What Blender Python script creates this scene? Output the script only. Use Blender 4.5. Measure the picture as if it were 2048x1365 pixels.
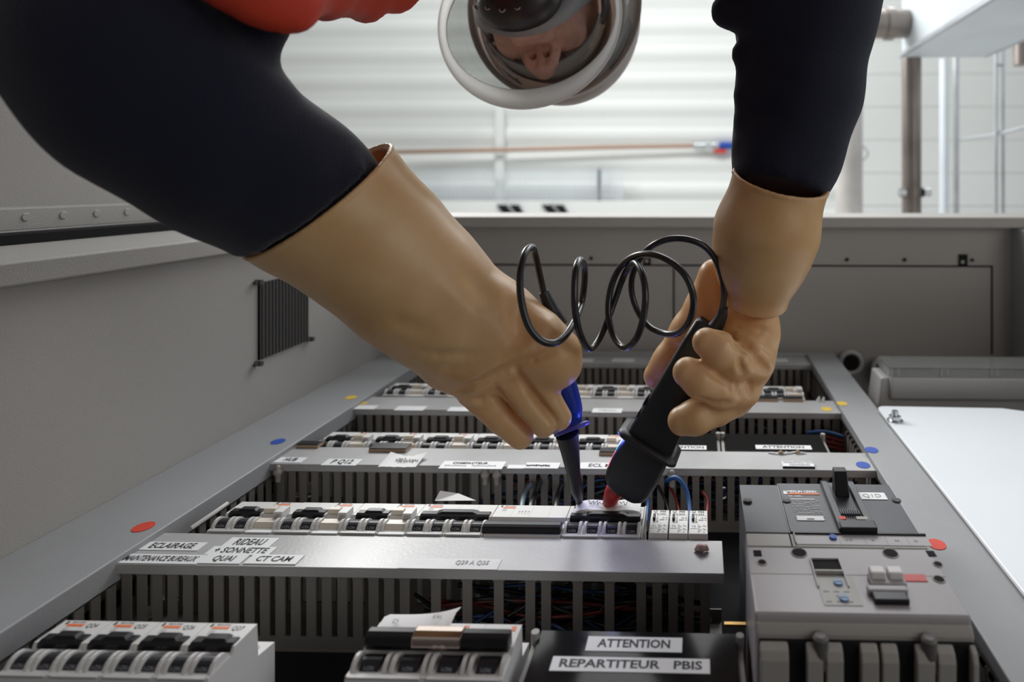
import bpy, math, random
import numpy as np
from mathutils import Vector, Matrix
R = math.radians
random.seed(7); np.random.seed(7)
for o in list(bpy.data.objects): bpy.data.objects.remove(o)
SC = bpy.context.scene
COL = SC.collection

# ------------------------------------------------------------------ camera
F, PX, PY = 1200.0, 1371.0, 365.0          # focal length and principal point in photo pixels
YAW = math.atan(29 / F)
CAM = Vector((0, 0, 0.323))
FW = Vector((-math.sin(YAW), math.cos(YAW), 0)); RT = Vector((math.cos(YAW), math.sin(YAW), 0)); UP = Vector((0, 0, 1))
cam = bpy.data.cameras.new('camera'); cam_o = bpy.data.objects.new('camera', cam); COL.objects.link(cam_o)
cam_o.location = CAM; cam_o.rotation_euler = (R(90), 0, YAW)
cam.sensor_width = 36; cam.lens = F / 2048 * 36
cam.shift_x = (1024 - PX) / 2048; cam.shift_y = -(682.5 - PY) / 2048
cam.clip_start = 0.01; cam.clip_end = 60
cam.dof.use_dof = True; cam.dof.focus_distance = 0.575; cam.dof.aperture_fstop = 3.6
SC.camera = cam_o

# ------------------------------------------------------------------ light
SC.view_settings.view_transform = 'Standard'; SC.view_settings.look = 'None'
SC.view_settings.gamma = 1; SC.view_settings.exposure = 0.0; SC.view_settings.use_curve_mapping = False
w = bpy.data.worlds.new('world'); SC.world = w; w.use_nodes = True
w.node_tree.nodes['Background'].inputs[0].default_value = (0.90, 0.88, 0.86, 1)
w.node_tree.nodes['Background'].inputs[1].default_value = 0.20
def area(name, loc, target, sx, sy, power, col):
    l = bpy.data.lights.new(name, 'AREA'); l.shape = 'RECTANGLE'; l.size = sx; l.size_y = sy; l.energy = power; l.color = col
    o = bpy.data.objects.new(name, l); COL.objects.link(o); o.location = loc
    o.rotation_euler = (Vector(target) - Vector(loc)).to_track_quat('-Z', 'Y').to_euler()
    return o
area('back_fill', (-0.1, 3.1, 2.3), (0.0, 0.6, 0.1), 3.6, 1.4, 85, (0.97, 0.98, 1.0))  # added area lamp from behind, in place of the bright far wall's glow
area('wall_fill', (-0.6, 2.2, 3.4), (0.0, 4.6, 1.2), 4.0, 1.2, 102, (0.97, 1.0, 0.99))  # unseen lamp added to brighten the far wall
area('window_light', (3.6, 1.4, 1.6), (0.2, 0.7, 0.0), 2.0, 1.8, 22, (0.82, 0.90, 1.0))

area('left_window', (-2.4, 3.0, 2.05), (-0.1, 0.65, 0.35), 1.6, 0.9, 92, (1.0, 0.99, 0.97))
area('front_fill', (1.5, -0.55, 0.85), (-0.15, 0.75, 0.35), 1.2, 1.2, 8, (1.0, 0.96, 0.92))  # added fill lamp behind the camera, no real doorway known there

# ------------------------------------------------------------------ placing helpers
def P(px, py, d): return CAM + d * (FW + (px - PX) / F * RT + (PY - py) / F * UP)
def G(px, py, z):
    return P(px, py, (CAM.z - z) * F / (py - PY))

# ------------------------------------------------------------------ materials
MATS = {}
def mat(name, col, rough=0.5, metal=0.0, bump=0.0, bscale=400, var=0.0, vscale=8, spec=0.5, trans=0.0, emit=None, estr=0, sheen=0, coat=0, sss=0, alpha=1.0):
    if name in MATS: return MATS[name]
    m = bpy.data.materials.new(name); m.use_nodes = True; nt = m.node_tree; b = nt.nodes['Principled BSDF']
    b.inputs['Base Color'].default_value = (*col, 1); b.inputs['Roughness'].default_value = rough; b.inputs['Metallic'].default_value = metal
    b.inputs['Specular IOR Level'].default_value = spec
    if trans: b.inputs['Transmission Weight'].default_value = trans; b.inputs['IOR'].default_value = 1.45
    if emit: b.inputs['Emission Color'].default_value = (*emit, 1); b.inputs['Emission Strength'].default_value = estr
    if sheen: b.inputs['Sheen Weight'].default_value = sheen
    if coat: b.inputs['Coat Weight'].default_value = coat
    if alpha < 1: b.inputs['Alpha'].default_value = alpha
    if sss:
        b.inputs['Subsurface Weight'].default_value = sss; b.inputs['Subsurface Radius'].default_value = (0.012, 0.006, 0.003); b.inputs['Subsurface Scale'].default_value = 0.6
    tc = nt.nodes.new('ShaderNodeTexCoord')
    if bump:
        n = nt.nodes.new('ShaderNodeTexNoise'); n.inputs['Scale'].default_value = bscale; n.inputs['Detail'].default_value = 3
        bp = nt.nodes.new('ShaderNodeBump'); bp.inputs['Strength'].default_value = bump; bp.inputs['Distance'].default_value = 0.001
        nt.links.new(tc.outputs['Object'], n.inputs['Vector']); nt.links.new(n.outputs['Fac'], bp.inputs['Height']); nt.links.new(bp.outputs['Normal'], b.inputs['Normal'])
    if var:
        n = nt.nodes.new('ShaderNodeTexNoise'); n.inputs['Scale'].default_value = vscale; n.inputs['Detail'].default_value = 5
        r = nt.nodes.new('ShaderNodeValToRGB')
        r.color_ramp.elements[0].position = 0.3; r.color_ramp.elements[1].position = 0.7
        r.color_ramp.elements[0].color = (*[c * (1 - var) for c in col], 1); r.color_ramp.elements[1].color = (*[min(1, c * (1 + var)) for c in col], 1)
        nt.links.new(tc.outputs['Object'], n.inputs['Vector']); nt.links.new(n.outputs['Fac'], r.inputs['Fac']); nt.links.new(r.outputs['Color'], b.inputs['Base Color'])
    MATS[name] = m; return m
def M(n): return MATS[n]
mat('paint', (0.36, 0.345, 0.325), 0.55, bump=0.5, bscale=900, var=0.03)
mat('frame_paint', (0.30, 0.305, 0.315), 0.42, bump=0.2, bscale=900, var=0.05)
mat('gasket', (0.012, 0.012, 0.013), 0.7, spec=0.12)
mat('plate_shadowed', (0.018, 0.018, 0.019), 0.85, spec=0.05)  # near-black: the shadow deep in the cabinet is put into the colour
mat('trunk', (0.17, 0.158, 0.143), 0.55, var=0.06)
mat('cover', (0.37, 0.37, 0.37), 0.33, bump=0.12, bscale=300, var=0.20, vscale=9)
mat('white_plastic', (0.66, 0.655, 0.64), 0.4, var=0.04)
mat('grey_plastic', (0.42, 0.415, 0.41), 0.4, var=0.03)
mat('cream_plastic', (0.70, 0.64, 0.55), 0.35)
mat('black_plastic', (0.010, 0.010, 0.013), 0.32, spec=0.3)
mat('toggle_black', (0.012, 0.013, 0.018), 0.4)
mat('label_white', (0.74, 0.75, 0.76), 0.5)
mat('paper', (0.78, 0.78, 0.78), 0.6)
mat('ink', (0.015, 0.015, 0.017), 0.6)
mat('ink_faint', (0.34, 0.35, 0.37), 0.6)
mat('white_ink', (0.75, 0.76, 0.78), 0.5)
mat('orange', (0.75, 0.17, 0.04), 0.45)
mat('red_dot', (0.62, 0.045, 0.02), 0.5)
mat('blue_dot', (0.005, 0.06, 0.38), 0.5)
mat('yellow_dot', (0.72, 0.50, 0.05), 0.5)
mat('kraft', (0.42, 0.30, 0.20), 0.6)
mat('mccb_dark', (0.052, 0.056, 0.066), 0.42, bump=0.1, bscale=600)
mat('mccb_grey', (0.36, 0.345, 0.355), 0.42, bump=0.1, bscale=600)
mat('mccb_shade', (0.10, 0.095, 0.09), 0.5)
mat('mccb_tan', (0.33, 0.32, 0.30), 0.45)
mat('rubber', (0.012, 0.012, 0.015), 0.42, bump=0.15, bscale=1500)
mat('cable', (0.010, 0.010, 0.014), 0.30, coat=0.2)
mat('probe_blue', (0.005, 0.03, 0.30), 0.3)
mat('red_tip', (0.50, 0.03, 0.03), 0.4)
mat('led_blue', (0.1, 0.2, 0.9), 0.4, emit=(0.35, 0.45, 1.0), estr=3.0)
mat('led_red', (0.8, 0.1, 0.1), 0.4, emit=(1.0, 0.22, 0.25), estr=1.5)
mat('led_green', (0.1, 0.6, 0.4), 0.4, emit=(0.2, 0.9, 0.6), estr=0.5)
mat('jacket', (0.0075, 0.009, 0.020), 0.85, bump=0.6, bscale=700, sheen=0.12, spec=0.2)
mat('trousers', (0.012, 0.014, 0.028), 0.85)
mat('vest', (0.50, 0.035, 0.010), 0.7, bump=0.4, bscale=700)
mat('shoe', (0.02, 0.018, 0.016), 0.5)
mat('skin', (0.66, 0.37, 0.29), 0.5, bump=0.5, bscale=350, var=0.16, vscale=45, sss=0.15)
mat('helmet', (0.62, 0.61, 0.59), 0.3, coat=0.3, bump=0.05, bscale=80)
mat('webbing', (0.36, 0.355, 0.355), 0.8, bump=1.0, bscale=900)
mat('chin_cup', (0.03, 0.022, 0.022), 0.35)
mat('yellow_pad', (0.70, 0.42, 0.03), 0.6)
mat('steel', (0.55, 0.57, 0.59), 0.25, metal=1.0)
mat('galvanised', (0.50, 0.53, 0.56), 0.38, metal=0.6, var=0.12, vscale=12)
mat('galvanised_light', (0.66, 0.72, 0.76), 0.5, var=0.06, vscale=5)
mat('copper', (0.42, 0.27, 0.20), 0.45, metal=0.4)
mat('pipe_brown', (0.25, 0.215, 0.195), 0.35, metal=0.5, var=0.25, vscale=6)
mat('pipe_grey', (0.50, 0.48, 0.46), 0.5, var=0.15, vscale=5)
mat('bundle_red', (0.085, 0.008, 0.006), 0.4); mat('bundle_blue', (0.008, 0.032, 0.095), 0.4); mat('bundle_black', (0.006, 0.006, 0.007), 0.4); mat('bundle_grey', (0.05, 0.07, 0.08), 0.4)  # darker copies of the wire colours, with the trunking's shade put in
mat('wall_white', (0.78, 0.80, 0.785), 0.6, var=0.03, vscale=1)
mat('concrete', (0.45, 0.45, 0.44), 0.8, var=0.1, vscale=3)
mat('acrylic', (0.80, 0.84, 0.88), 0.28, coat=0.2)
mat('wire_red', (0.20, 0.014, 0.010), 0.35); mat('wire_blue', (0.015, 0.075, 0.24), 0.35)
mat('wire_black', (0.008, 0.008, 0.009), 0.35); mat('wire_grey', (0.12, 0.16, 0.19), 0.35); mat('wire_yellow', (0.45, 0.22, 0.02), 0.4)
mat('vent', (0.055, 0.052, 0.050), 0.7)
mat('trunk_knob', (0.34, 0.31, 0.28), 0.5)
mat('label_worn', (0.52, 0.52, 0.52), 0.4, var=.1, vscale=40)
mat('wax', (0.72, 0.50, 0.47), 0.35, var=.4, vscale=150)
mat('toggle_ink', (0.40, 0.42, 0.46), 0.5)
mat('sleeve_shine', (0.75, 0.62, 0.56), 0.12, metal=1.0)
mat('dial_blue', (0.10, 0.24, 0.42), 0.4)
mat('trip_red', (0.55, 0.07, 0.06), 0.45)
mat('brass', (0.40, 0.24, 0.06), 0.35, metal=.6)
mat('eye_dark', (0.02, 0.015, 0.01), 0.15)
mat('eye_white', (0.55, 0.50, 0.47), 0.25)
mat('goggle_frame', (0.16, 0.16, 0.17), 0.2, coat=0.5)
mat('goggle_arm', (0.25, 0.27, 0.30), 0.15, coat=.5)
mat('guard_blue', (0.06, 0.05, 0.30), 0.35)
def clear_mat(name, col, alpha, rough=0.06):
    m = bpy.data.materials.new(name); m.use_nodes = True; nt = m.node_tree; nt.nodes.clear()
    out = nt.nodes.new('ShaderNodeOutputMaterial'); mix = nt.nodes.new('ShaderNodeMixShader')
    t = nt.nodes.new('ShaderNodeBsdfTransparent'); g = nt.nodes.new('ShaderNodeBsdfPrincipled')
    g.inputs['Base Color'].default_value = (*col, 1); g.inputs['Roughness'].default_value = rough
    if name == 'smoked': g.inputs['Specular IOR Level'].default_value = 0.12
    t.inputs['Color'].default_value = (*[0.5 + 0.5 * c for c in col], 1)
    mix.inputs[0].default_value = alpha
    nt.links.new(t.outputs[0], mix.inputs[1]); nt.links.new(g.outputs[0], mix.inputs[2]); nt.links.new(mix.outputs[0], out.inputs[0])
    MATS[name] = m; return m
clear_mat('clear', (0.62, 0.64, 0.62), 0.22)
clear_mat('clear_lid', (0.26, 0.26, 0.25), 0.45)
clear_mat('clear_goggle', (0.78, 0.79, 0.76), 0.42, 0.15)  # pale half-opaque tint puts the lens's grey reflection into the colour
clear_mat('smoked', (0.015, 0.015, 0.015), 0.80, 0.12)
def translucent_mat(name, col, tcol, fac, rough=0.4):
    m = bpy.data.materials.new(name); m.use_nodes = True; nt = m.node_tree; b = nt.nodes['Principled BSDF']
    b.inputs['Base Color'].default_value = (*col, 1); b.inputs['Roughness'].default_value = rough
    tl = nt.nodes.new('ShaderNodeBsdfTranslucent'); tl.inputs['Color'].default_value = (*tcol, 1)
    mx = nt.nodes.new('ShaderNodeMixShader'); mx.inputs[0].default_value = fac
    nt.links.new(b.outputs[0], mx.inputs[1]); nt.links.new(tl.outputs[0], mx.inputs[2]); nt.links.new(mx.outputs[0], nt.nodes['Material Output'].inputs[0])
    MATS[name] = m
translucent_mat('frosted', (0.92, 0.92, 0.90), (0.97, 0.97, 0.96), 0.75)
translucent_mat('helmet_shell', (0.50, 0.44, 0.41), (0.75, 0.66, 0.60), 0.30)
translucent_mat('helmet_inner', (0.48, 0.41, 0.37), (0.80, 0.70, 0.64), 0.35)
def glove_mat():
    m = bpy.data.materials.new('glove_latex'); m.use_nodes = True; nt = m.node_tree; b = nt.nodes['Principled BSDF']
    tc = nt.nodes.new('ShaderNodeTexCoord')
    n = nt.nodes.new('ShaderNodeTexNoise'); n.inputs['Scale'].default_value = 9; n.inputs['Detail'].default_value = 6; n.inputs['Roughness'].default_value = 0.65
    r = nt.nodes.new('ShaderNodeValToRGB'); r.color_ramp.elements[0].position = 0.30; r.color_ramp.elements[1].position = 0.68
    r.color_ramp.elements[0].color = (0.60, 0.36, 0.15, 1); r.color_ramp.elements[1].color = (0.74, 0.52, 0.28, 1)
    b.inputs['Roughness'].default_value = 0.38; b.inputs['Specular IOR Level'].default_value = 0.5
    n2 = nt.nodes.new('ShaderNodeTexNoise'); n2.inputs['Scale'].default_value = 55; n2.inputs['Detail'].default_value = 4
    bp = nt.nodes.new('ShaderNodeBump'); bp.inputs['Strength'].default_value = 0.18; bp.inputs['Distance'].default_value = 0.002
    tl = nt.nodes.new('ShaderNodeBsdfTranslucent'); tl.inputs['Color'].default_value = (0.80, 0.36, 0.07, 1)
    mx = nt.nodes.new('ShaderNodeMixShader'); mx.inputs[0].default_value = 0.22
    out = nt.nodes['Material Output']
    for s in (n, n2): nt.links.new(tc.outputs['Object'], s.inputs['Vector'])
    nt.links.new(n.outputs['Fac'], r.inputs['Fac']); nt.links.new(r.outputs['Color'], b.inputs['Base Color'])
    nt.links.new(n2.outputs['Fac'], bp.inputs['Height']); nt.links.new(bp.outputs['Normal'], b.inputs['Normal'])
    nt.links.new(b.outputs[0], mx.inputs[1]); nt.links.new(tl.outputs[0], mx.inputs[2]); nt.links.new(mx.outputs[0], out.inputs[0])
    MATS['glove'] = m
glove_mat()

# ------------------------------------------------------------------ mesh builder
ORG = {}
def thing(name, label, cat, loc=(0, 0, 0), group=None):
    o = bpy.data.objects.new(name, None); COL.objects.link(o); o.location = loc; o.empty_display_size = 0.02
    o['label'] = label; o['category'] = cat
    if group: o['group'] = group
    ORG[o.name] = Vector(loc); return o
def tag(o, label, cat, group=None):
    o['label'] = label; o['category'] = cat
    if group: o['group'] = group
    return o
TXT = {}
def text_geo(s, bold=0.0):
    if (s, bold) not in TXT:
        c = bpy.data.curves.new('t', 'FONT'); c.body = s; c.size = 1; c.align_x = 'CENTER'; c.align_y = 'CENTER'; c.offset = bold; c.resolution_u = 2
        o = bpy.data.objects.new('t', c); me = bpy.data.meshes.new_from_object(o)
        TXT[(s, bold)] = ([v.co.copy() for v in me.vertices], [tuple(p.vertices) for p in me.polygons])
        bpy.data.objects.remove(o); bpy.data.curves.remove(c); bpy.data.meshes.remove(me)
    return TXT[(s, bold)]
class MB:
    def __init__(s): s.v = []; s.f = []; s.m = []; s.s = []; s.mats = []; s.T = None
    def mi(s, m):
        if m not in s.mats: s.mats.append(m)
        return s.mats.index(m)
    def add(s, vs, fs, m, smooth=False):
        n = len(s.v); k = s.mi(m)
        s.v += [s.T @ Vector(v) if s.T else Vector(v) for v in vs]
        s.f += [tuple(i + n for i in f) for f in fs]; s.m += [k] * len(fs); s.s += [smooth] * len(fs); return s
    def box(s, x0, x1, y0, y1, z0, z1, m):
        vs = [(x, y, z) for z in (z0, z1) for y in (y0, y1) for x in (x0, x1)]
        return s.add(vs, [(0, 2, 3, 1), (4, 5, 7, 6), (0, 1, 5, 4), (2, 6, 7, 3), (0, 4, 6, 2), (1, 3, 7, 5)], m)
    def prism(s, prof, x0, x1, m, smooth=False):      # profile of (y, z) extruded along x
        n = len(prof); vs = [(x0, y, z) for y, z in prof] + [(x1, y, z) for y, z in prof]
        fs = [(i, i + n, (i + 1) % n + n, (i + 1) % n) for i in range(n)] + [tuple(range(n)), tuple(range(2 * n - 1, n - 1, -1))]
        return s.add(vs, fs, m, smooth)
    def poly(s, pts, z0, z1, m):                       # outline of (x, y) extruded along z
        n = len(pts); vs = [(x, y, z0) for x, y in pts] + [(x, y, z1) for x, y in pts]
        fs = [(i, (i + 1) % n, (i + 1) % n + n, i + n) for i in range(n)] + [tuple(range(n - 1, -1, -1)), tuple(range(n, 2 * n))]
        return s.add(vs, fs, m)
    def cyl(s, a, b, r, m, n=20, r2=None, cap=True):
        a = Vector(a); b = Vector(b); r2 = r if r2 is None else r2; d = (b - a).normalized()
        u = d.orthogonal().normalized(); w_ = d.cross(u)
        vs = [a + r * (math.cos(t) * u + math.sin(t) * w_) for t in [2 * math.pi * i / n for i in range(n)]] + \
             [b + r2 * (math.cos(t) * u + math.sin(t) * w_) for t in [2 * math.pi * i / n for i in range(n)]]
        s.add(vs, [(i, (i + 1) % n, (i + 1) % n + n, i + n) for i in range(n)], m, True)
        if cap: s.add(vs, [tuple(range(n - 1, -1, -1)), tuple(range(n, 2 * n))], m)
        return s
    def disc(s, x, y, z, r, h, m, n=24): return s.cyl((x, y, z), (x, y, z + h), r, m, n)
    def tube(s, pts, r, m, n=10, closed=False):
        pts = [Vector(p) for p in pts]; N = len(pts); rs = r if isinstance(r, (list, tuple)) else [r] * N
        vs = []; u = None
        for i, p in enumerate(pts):
            d = (pts[(i + 1) % N if closed else min(i + 1, N - 1)] - pts[(i - 1) % N if closed else max(i - 1, 0)]).normalized()
            if u is None: u = d.orthogonal().normalized()
            u = (u - d * u.dot(d)).normalized(); w_ = d.cross(u)
            vs += [p + rs[i] * (math.cos(t) * u + math.sin(t) * w_) for t in [2 * math.pi * k / n for k in range(n)]]
        fs = []
        for i in range(N if closed else N - 1):
            j = (i + 1) % N
            fs += [(i * n + k, i * n + (k + 1) % n, j * n + (k + 1) % n, j * n + k) for k in range(n)]
        s.add(vs, fs, m, True)
        if not closed: s.add(vs, [tuple(range(n - 1, -1, -1)), tuple(range((N - 1) * n, N * n))], m)
        return s
    def loft(s, rings, m, closed=True, smooth=True, caps=False):
        n = len(rings[0]); vs = [p for r_ in rings for p in r_]; fs = []
        for i in range(len(rings) - 1):
            for k in range(n if closed else n - 1):
                fs.append((i * n + k, i * n + (k + 1) % n, (i + 1) * n + (k + 1) % n, (i + 1) * n + k))
        s.add(vs, fs, m, smooth)
        if caps: s.add(vs, [tuple(range(n - 1, -1, -1)), tuple(range((len(rings) - 1) * n, len(rings) * n))], m)
        return s
    def text(s, t, x, y, z, size, m, sx=1.0, bold=0.0, ux=(1, 0, 0), uy=(0, 1, 0)):
        vs, fs = text_geo(t, bold); ux = Vector(ux); uy = Vector(uy); o = Vector((x, y, z))
        return s.add([o + ux * v.x * size * sx + uy * v.y * size for v in vs], fs, m)
    def build(s, name, parent=None, bevel=0, seg=2, label=None, solid=0):
        me = bpy.data.meshes.new(name); off = Vector((0, 0, 0))
        if parent is not None: off = ORG[parent.name]
        me.from_pydata([v - off for v in s.v], [], s.f)
        for m in s.mats: me.materials.append(MATS[m])
        me.polygons.foreach_set('material_index', s.m); me.polygons.foreach_set('use_smooth', s.s); me.update()
        o = bpy.data.objects.new(name, me); COL.objects.link(o)
        if parent is not None: o.parent = parent
        ORG[o.name] = off
        if solid:
            q = o.modifiers.new('solid', 'SOLIDIFY'); q.thickness = solid; q.offset = 0
        if bevel:
            b = o.modifiers.new('bevel', 'BEVEL'); b.width = bevel; b.segments = seg; b.limit_method = 'ANGLE'; b.angle_limit = R(40)
        if label: o['label'] = label
        return o
def struct(mb, name, **k):
    o = mb.build(name, **k); o['kind'] = 'structure'; return o
def catmull(pts, n=8):
    pts = [Vector(p) for p in pts]; q = [2 * pts[0] - pts[1]] + pts + [2 * pts[-1] - pts[-2]]; out = []
    for i in range(1, len(q) - 2):
        a, b, c, d = q[i - 1:i + 3]
        for k in range(n):
            t = k / n
            out.append(0.5 * ((2 * b) + (c - a) * t + (2 * a - 5 * b + 4 * c - d) * t * t + (3 * b - a - 3 * c + d) * t ** 3))
    return out + [pts[-1]]
def copy_tree(o, parent=None, loc=None):
    c = o.copy(); COL.objects.link(c)
    if parent is not None: c.parent = parent; c.matrix_parent_inverse = o.matrix_parent_inverse
    if loc is not None: c.location = loc
    for ch in list(o.children): copy_tree(ch, c)
    return c

# ------------------------------------------------------------------ smooth solids (distance field -> surface)
class SD:
    def __init__(s, lo, hi, h):
        s.lo = np.array(lo, dtype=np.float32); s.h = h
        ax = [np.arange(lo[i], hi[i], h, dtype=np.float32) for i in range(3)]
        s.X, s.Y, s.Z = np.meshgrid(*ax, indexing='ij'); s.v = np.full(s.X.shape, 10.0, dtype=np.float32)
    def seg(s, a, b):
        a = np.array(a, dtype=np.float32); b = np.array(b, dtype=np.float32); d = b - a; L = float(d @ d) + 1e-9
        x = s.X - a[0]; y = s.Y - a[1]; z = s.Z - a[2]
        t = np.clip((x * d[0] + y * d[1] + z * d[2]) / L, 0, 1)
        x -= t * d[0]; y -= t * d[1]; z -= t * d[2]
        return np.sqrt(x * x + y * y + z * z), t
    def smin(s, a, b, k):
        if k <= 0: return np.minimum(a, b)
        h = np.maximum(k - np.abs(a - b), 0) / k; return np.minimum(a, b) - h * h * k * 0.25
    def cap(s, a, b, ra, rb, k=0.004):
        d, t = s.seg(a, b); s.v = s.smin(s.v, d - (ra + (rb - ra) * t), k); return s
    def chain(s, pts, k=0.004, kf=None):              # pts: (point, radius)
        for i in range(len(pts) - 1):
            s.cap(pts[i][0], pts[i + 1][0], pts[i][1], pts[i + 1][1], k if i or kf is None else kf)
        return s
    def ell(s, c, r, k=0.004, rot=None):
        x = s.X - c[0]; y = s.Y - c[1]; z = s.Z - c[2]
        if rot is not None:
            m_ = np.array(rot, dtype=np.float32); x, y, z = (x * m_[0][i] + y * m_[1][i] + z * m_[2][i] for i in range(3))
        q = np.sqrt((x / r[0]) ** 2 + (y / r[1]) ** 2 + (z / r[2]) ** 2)
        g = np.sqrt((x / r[0] ** 2) ** 2 + (y / r[1] ** 2) ** 2 + (z / r[2] ** 2) ** 2) + 1e-6
        s.v = s.smin(s.v, q * (q - 1) / g, k); return s
    def union(s, other, k=0): s.v = s.smin(s.v, other, k); return s
    def sub(s, d, k=0.002): s.v = -s.smin(-s.v, d, k); return s
    def subcap(s, a, b, ra, rb, k=0.002):
        d, t = s.seg(a, b); return s.sub(d - (ra + (rb - ra) * t), k)
    def crease(s, a, b, depth, w_):
        d, t = s.seg(a, b); s.v = s.v + depth * np.exp(-(d / w_) ** 2) * np.sin(np.pi * np.clip(t * 0.9 + 0.05, 0, 1)) ** 0.5; return s
    def surf(s, px, py, d0=.36, d1=.66):               # first surface point met on the line through a photo pixel
        dd = np.arange(d0, d1, .0008); a = P(float(px), float(py), 1.0) - CAM
        q = np.array(CAM)[None] + dd[:, None] * np.array(a)[None]; ix = np.rint((q - s.lo) / s.h).astype(int)
        ok = ((ix >= 0) & (ix < np.array(s.v.shape))).all(1); ix = np.clip(ix, 0, np.array(s.v.shape) - 1)
        val = np.where(ok, s.v[ix[:, 0], ix[:, 1], ix[:, 2]], 1); k = np.argmax(val < 0)
        return q[k] if val[k] < 0 else None
    def line(s, pts, depth, w_):                       # press a groove (or raise a ridge, depth < 0) along a line on the surface
        PT = []
        for i in range(len(pts) - 1):
            a, b = np.array(pts[i], float), np.array(pts[i + 1], float); n = max(2, int(np.linalg.norm(b - a) / 5))
            PT += [tuple(a + (b - a) * k / n) for k in range(n)]
        PT.append(pts[-1]); Q = [s.surf(*p) for p in PT]; N = len(Q); D = np.full(s.v.shape, 9.0, dtype=np.float32); A = np.zeros(s.v.shape, dtype=np.float32)
        for i, c in enumerate(Q):
            if c is None: continue
            lo = np.clip(((c - 3 * w_ - s.lo) / s.h).astype(int), 0, None); hi = ((c + 3 * w_ - s.lo) / s.h).astype(int) + 2; sl = tuple(slice(lo[k], hi[k]) for k in range(3))
            d = np.sqrt((s.X[sl] - c[0]) ** 2 + (s.Y[sl] - c[1]) ** 2 + (s.Z[sl] - c[2]) ** 2); am = min(1, 4 * min(i + .5, N - i - .5) / N)
            A[sl] = np.maximum(A[sl], am * np.exp(-(d / w_) ** 2))
        s.v = s.v + depth * A; return s
    def bead(s, pts, r, k=.001):                       # rolled edge along a closed line
        for c in pts:
            c = np.array(c); m_ = 3.5 * r; lo = np.clip(((c - m_ - s.lo) / s.h).astype(int), 0, None); hi = ((c + m_ - s.lo) / s.h).astype(int) + 2; sl = tuple(slice(lo[i], hi[i]) for i in range(3))
            d = np.sqrt((s.X[sl] - c[0]) ** 2 + (s.Y[sl] - c[1]) ** 2 + (s.Z[sl] - c[2]) ** 2) - r; s.v[sl] = s.smin(s.v[sl], d, k)
        return s
    def rim(s, c, n, r0=.01, r1=.12, N=220):           # where the surface crosses a plane through c
        n = Vector(n).normalized(); u = n.orthogonal().normalized(); w_ = n.cross(u); out = []
        for i in range(N):
            a = 2 * math.pi * i / N; dr = u * math.cos(a) + w_ * math.sin(a); q = np.array(Vector(c))[None] + np.arange(r0, r1, .0005)[:, None] * np.array(dr)[None]
            ix = np.clip(np.rint((q - s.lo) / s.h).astype(int), 0, np.array(s.v.shape) - 1); k = int(np.argmax(s.v[ix[:, 0], ix[:, 1], ix[:, 2]] > 0)); out.append(r0 + .0005 * k)
        out = np.array(out); out = (np.roll(out, 1) + out + np.roll(out, -1) + np.roll(out, 2) + np.roll(out, -2)) / 5
        return [Vector(c) + (u * math.cos(2 * math.pi * i / N) + w_ * math.sin(2 * math.pi * i / N)) * (float(out[i]) - .0012) for i in range(N)]
    def plane(s, p, n):                                # keep the side opposite to n
        n = Vector(n).normalized(); s.v = np.maximum(s.v, (s.X - p[0]) * n[0] + (s.Y - p[1]) * n[1] + (s.Z - p[2]) * n[2]); return s
    def mesh(s):
        v = s.v; v[v == 0] = 1e-7; q = v < 0
        C = [(i, j, k) for i in (0, 1) for j in (0, 1) for k in (0, 1)]
        n = [d - 1 for d in v.shape]; cnt = np.zeros(n, dtype=np.int8)
        for c in C: cnt += q[c[0]:c[0] + n[0], c[1]:c[1] + n[1], c[2]:c[2] + n[2]]
        act = (cnt > 0) & (cnt < 8); idx = np.argwhere(act); vid = np.full(n, -1, dtype=np.int32); vid[act] = np.arange(len(idx))
        val = {c: v[idx[:, 0] + c[0], idx[:, 1] + c[1], idx[:, 2] + c[2]] for c in C}
        acc = np.zeros((len(idx), 3)); num = np.zeros(len(idx))
        for c in C:
            for ax in range(3):
                if c[ax] == 0:
                    e = list(c); e[ax] = 1; e = tuple(e); a, b = val[c], val[e]; x = (a < 0) != (b < 0)
                    t = np.where(x, a / np.where(x, a - b, 1), 0); p = np.tile(np.array(c, dtype=float), (len(idx), 1)); p[:, ax] += t
                    acc += p * x[:, None]; num += x
        V = (idx + acc / num[:, None]) * s.h + s.lo
        Fs = []
        for ax in range(3):
            o1, o2 = [(1, 2), (2, 0), (0, 1)][ax]
            sl0 = [slice(1, None)] * 3; sl0[ax] = slice(0, -1); sl1 = list(sl0); sl1[ax] = slice(1, None)
            a = q[tuple(sl0)]; b = q[tuple(sl1)]; e = np.argwhere(a != b); ins = a[a != b]
            base = e.copy(); base[:, o1] += 1; base[:, o2] += 1
            ok = np.all(base < np.array(n), axis=1); base = base[ok]; ins = ins[ok]
            def g(d1, d2):
                z = base.copy(); z[:, o1] -= d1; z[:, o2] -= d2; return vid[z[:, 0], z[:, 1], z[:, 2]]
            Q = np.stack([g(1, 1), g(0, 1), g(0, 0), g(1, 0)], 1); Q[~ins] = Q[~ins][:, ::-1]
            Fs.append(Q[(Q >= 0).all(1)])
        Q = np.concatenate(Fs); lab = np.arange(len(V))       # keep only the largest connected piece
        while True:
            m_ = lab[Q].min(1); new = lab.copy(); np.minimum.at(new, Q.ravel(), np.repeat(m_, 4)); new = new[new]
            if (new == lab).all(): break
            lab = new
        main = np.bincount(lab).argmax(); keep = lab == main; re_ = np.cumsum(keep) - 1
        return V[keep], re_[Q[keep[Q[:, 0]]]]
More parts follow.
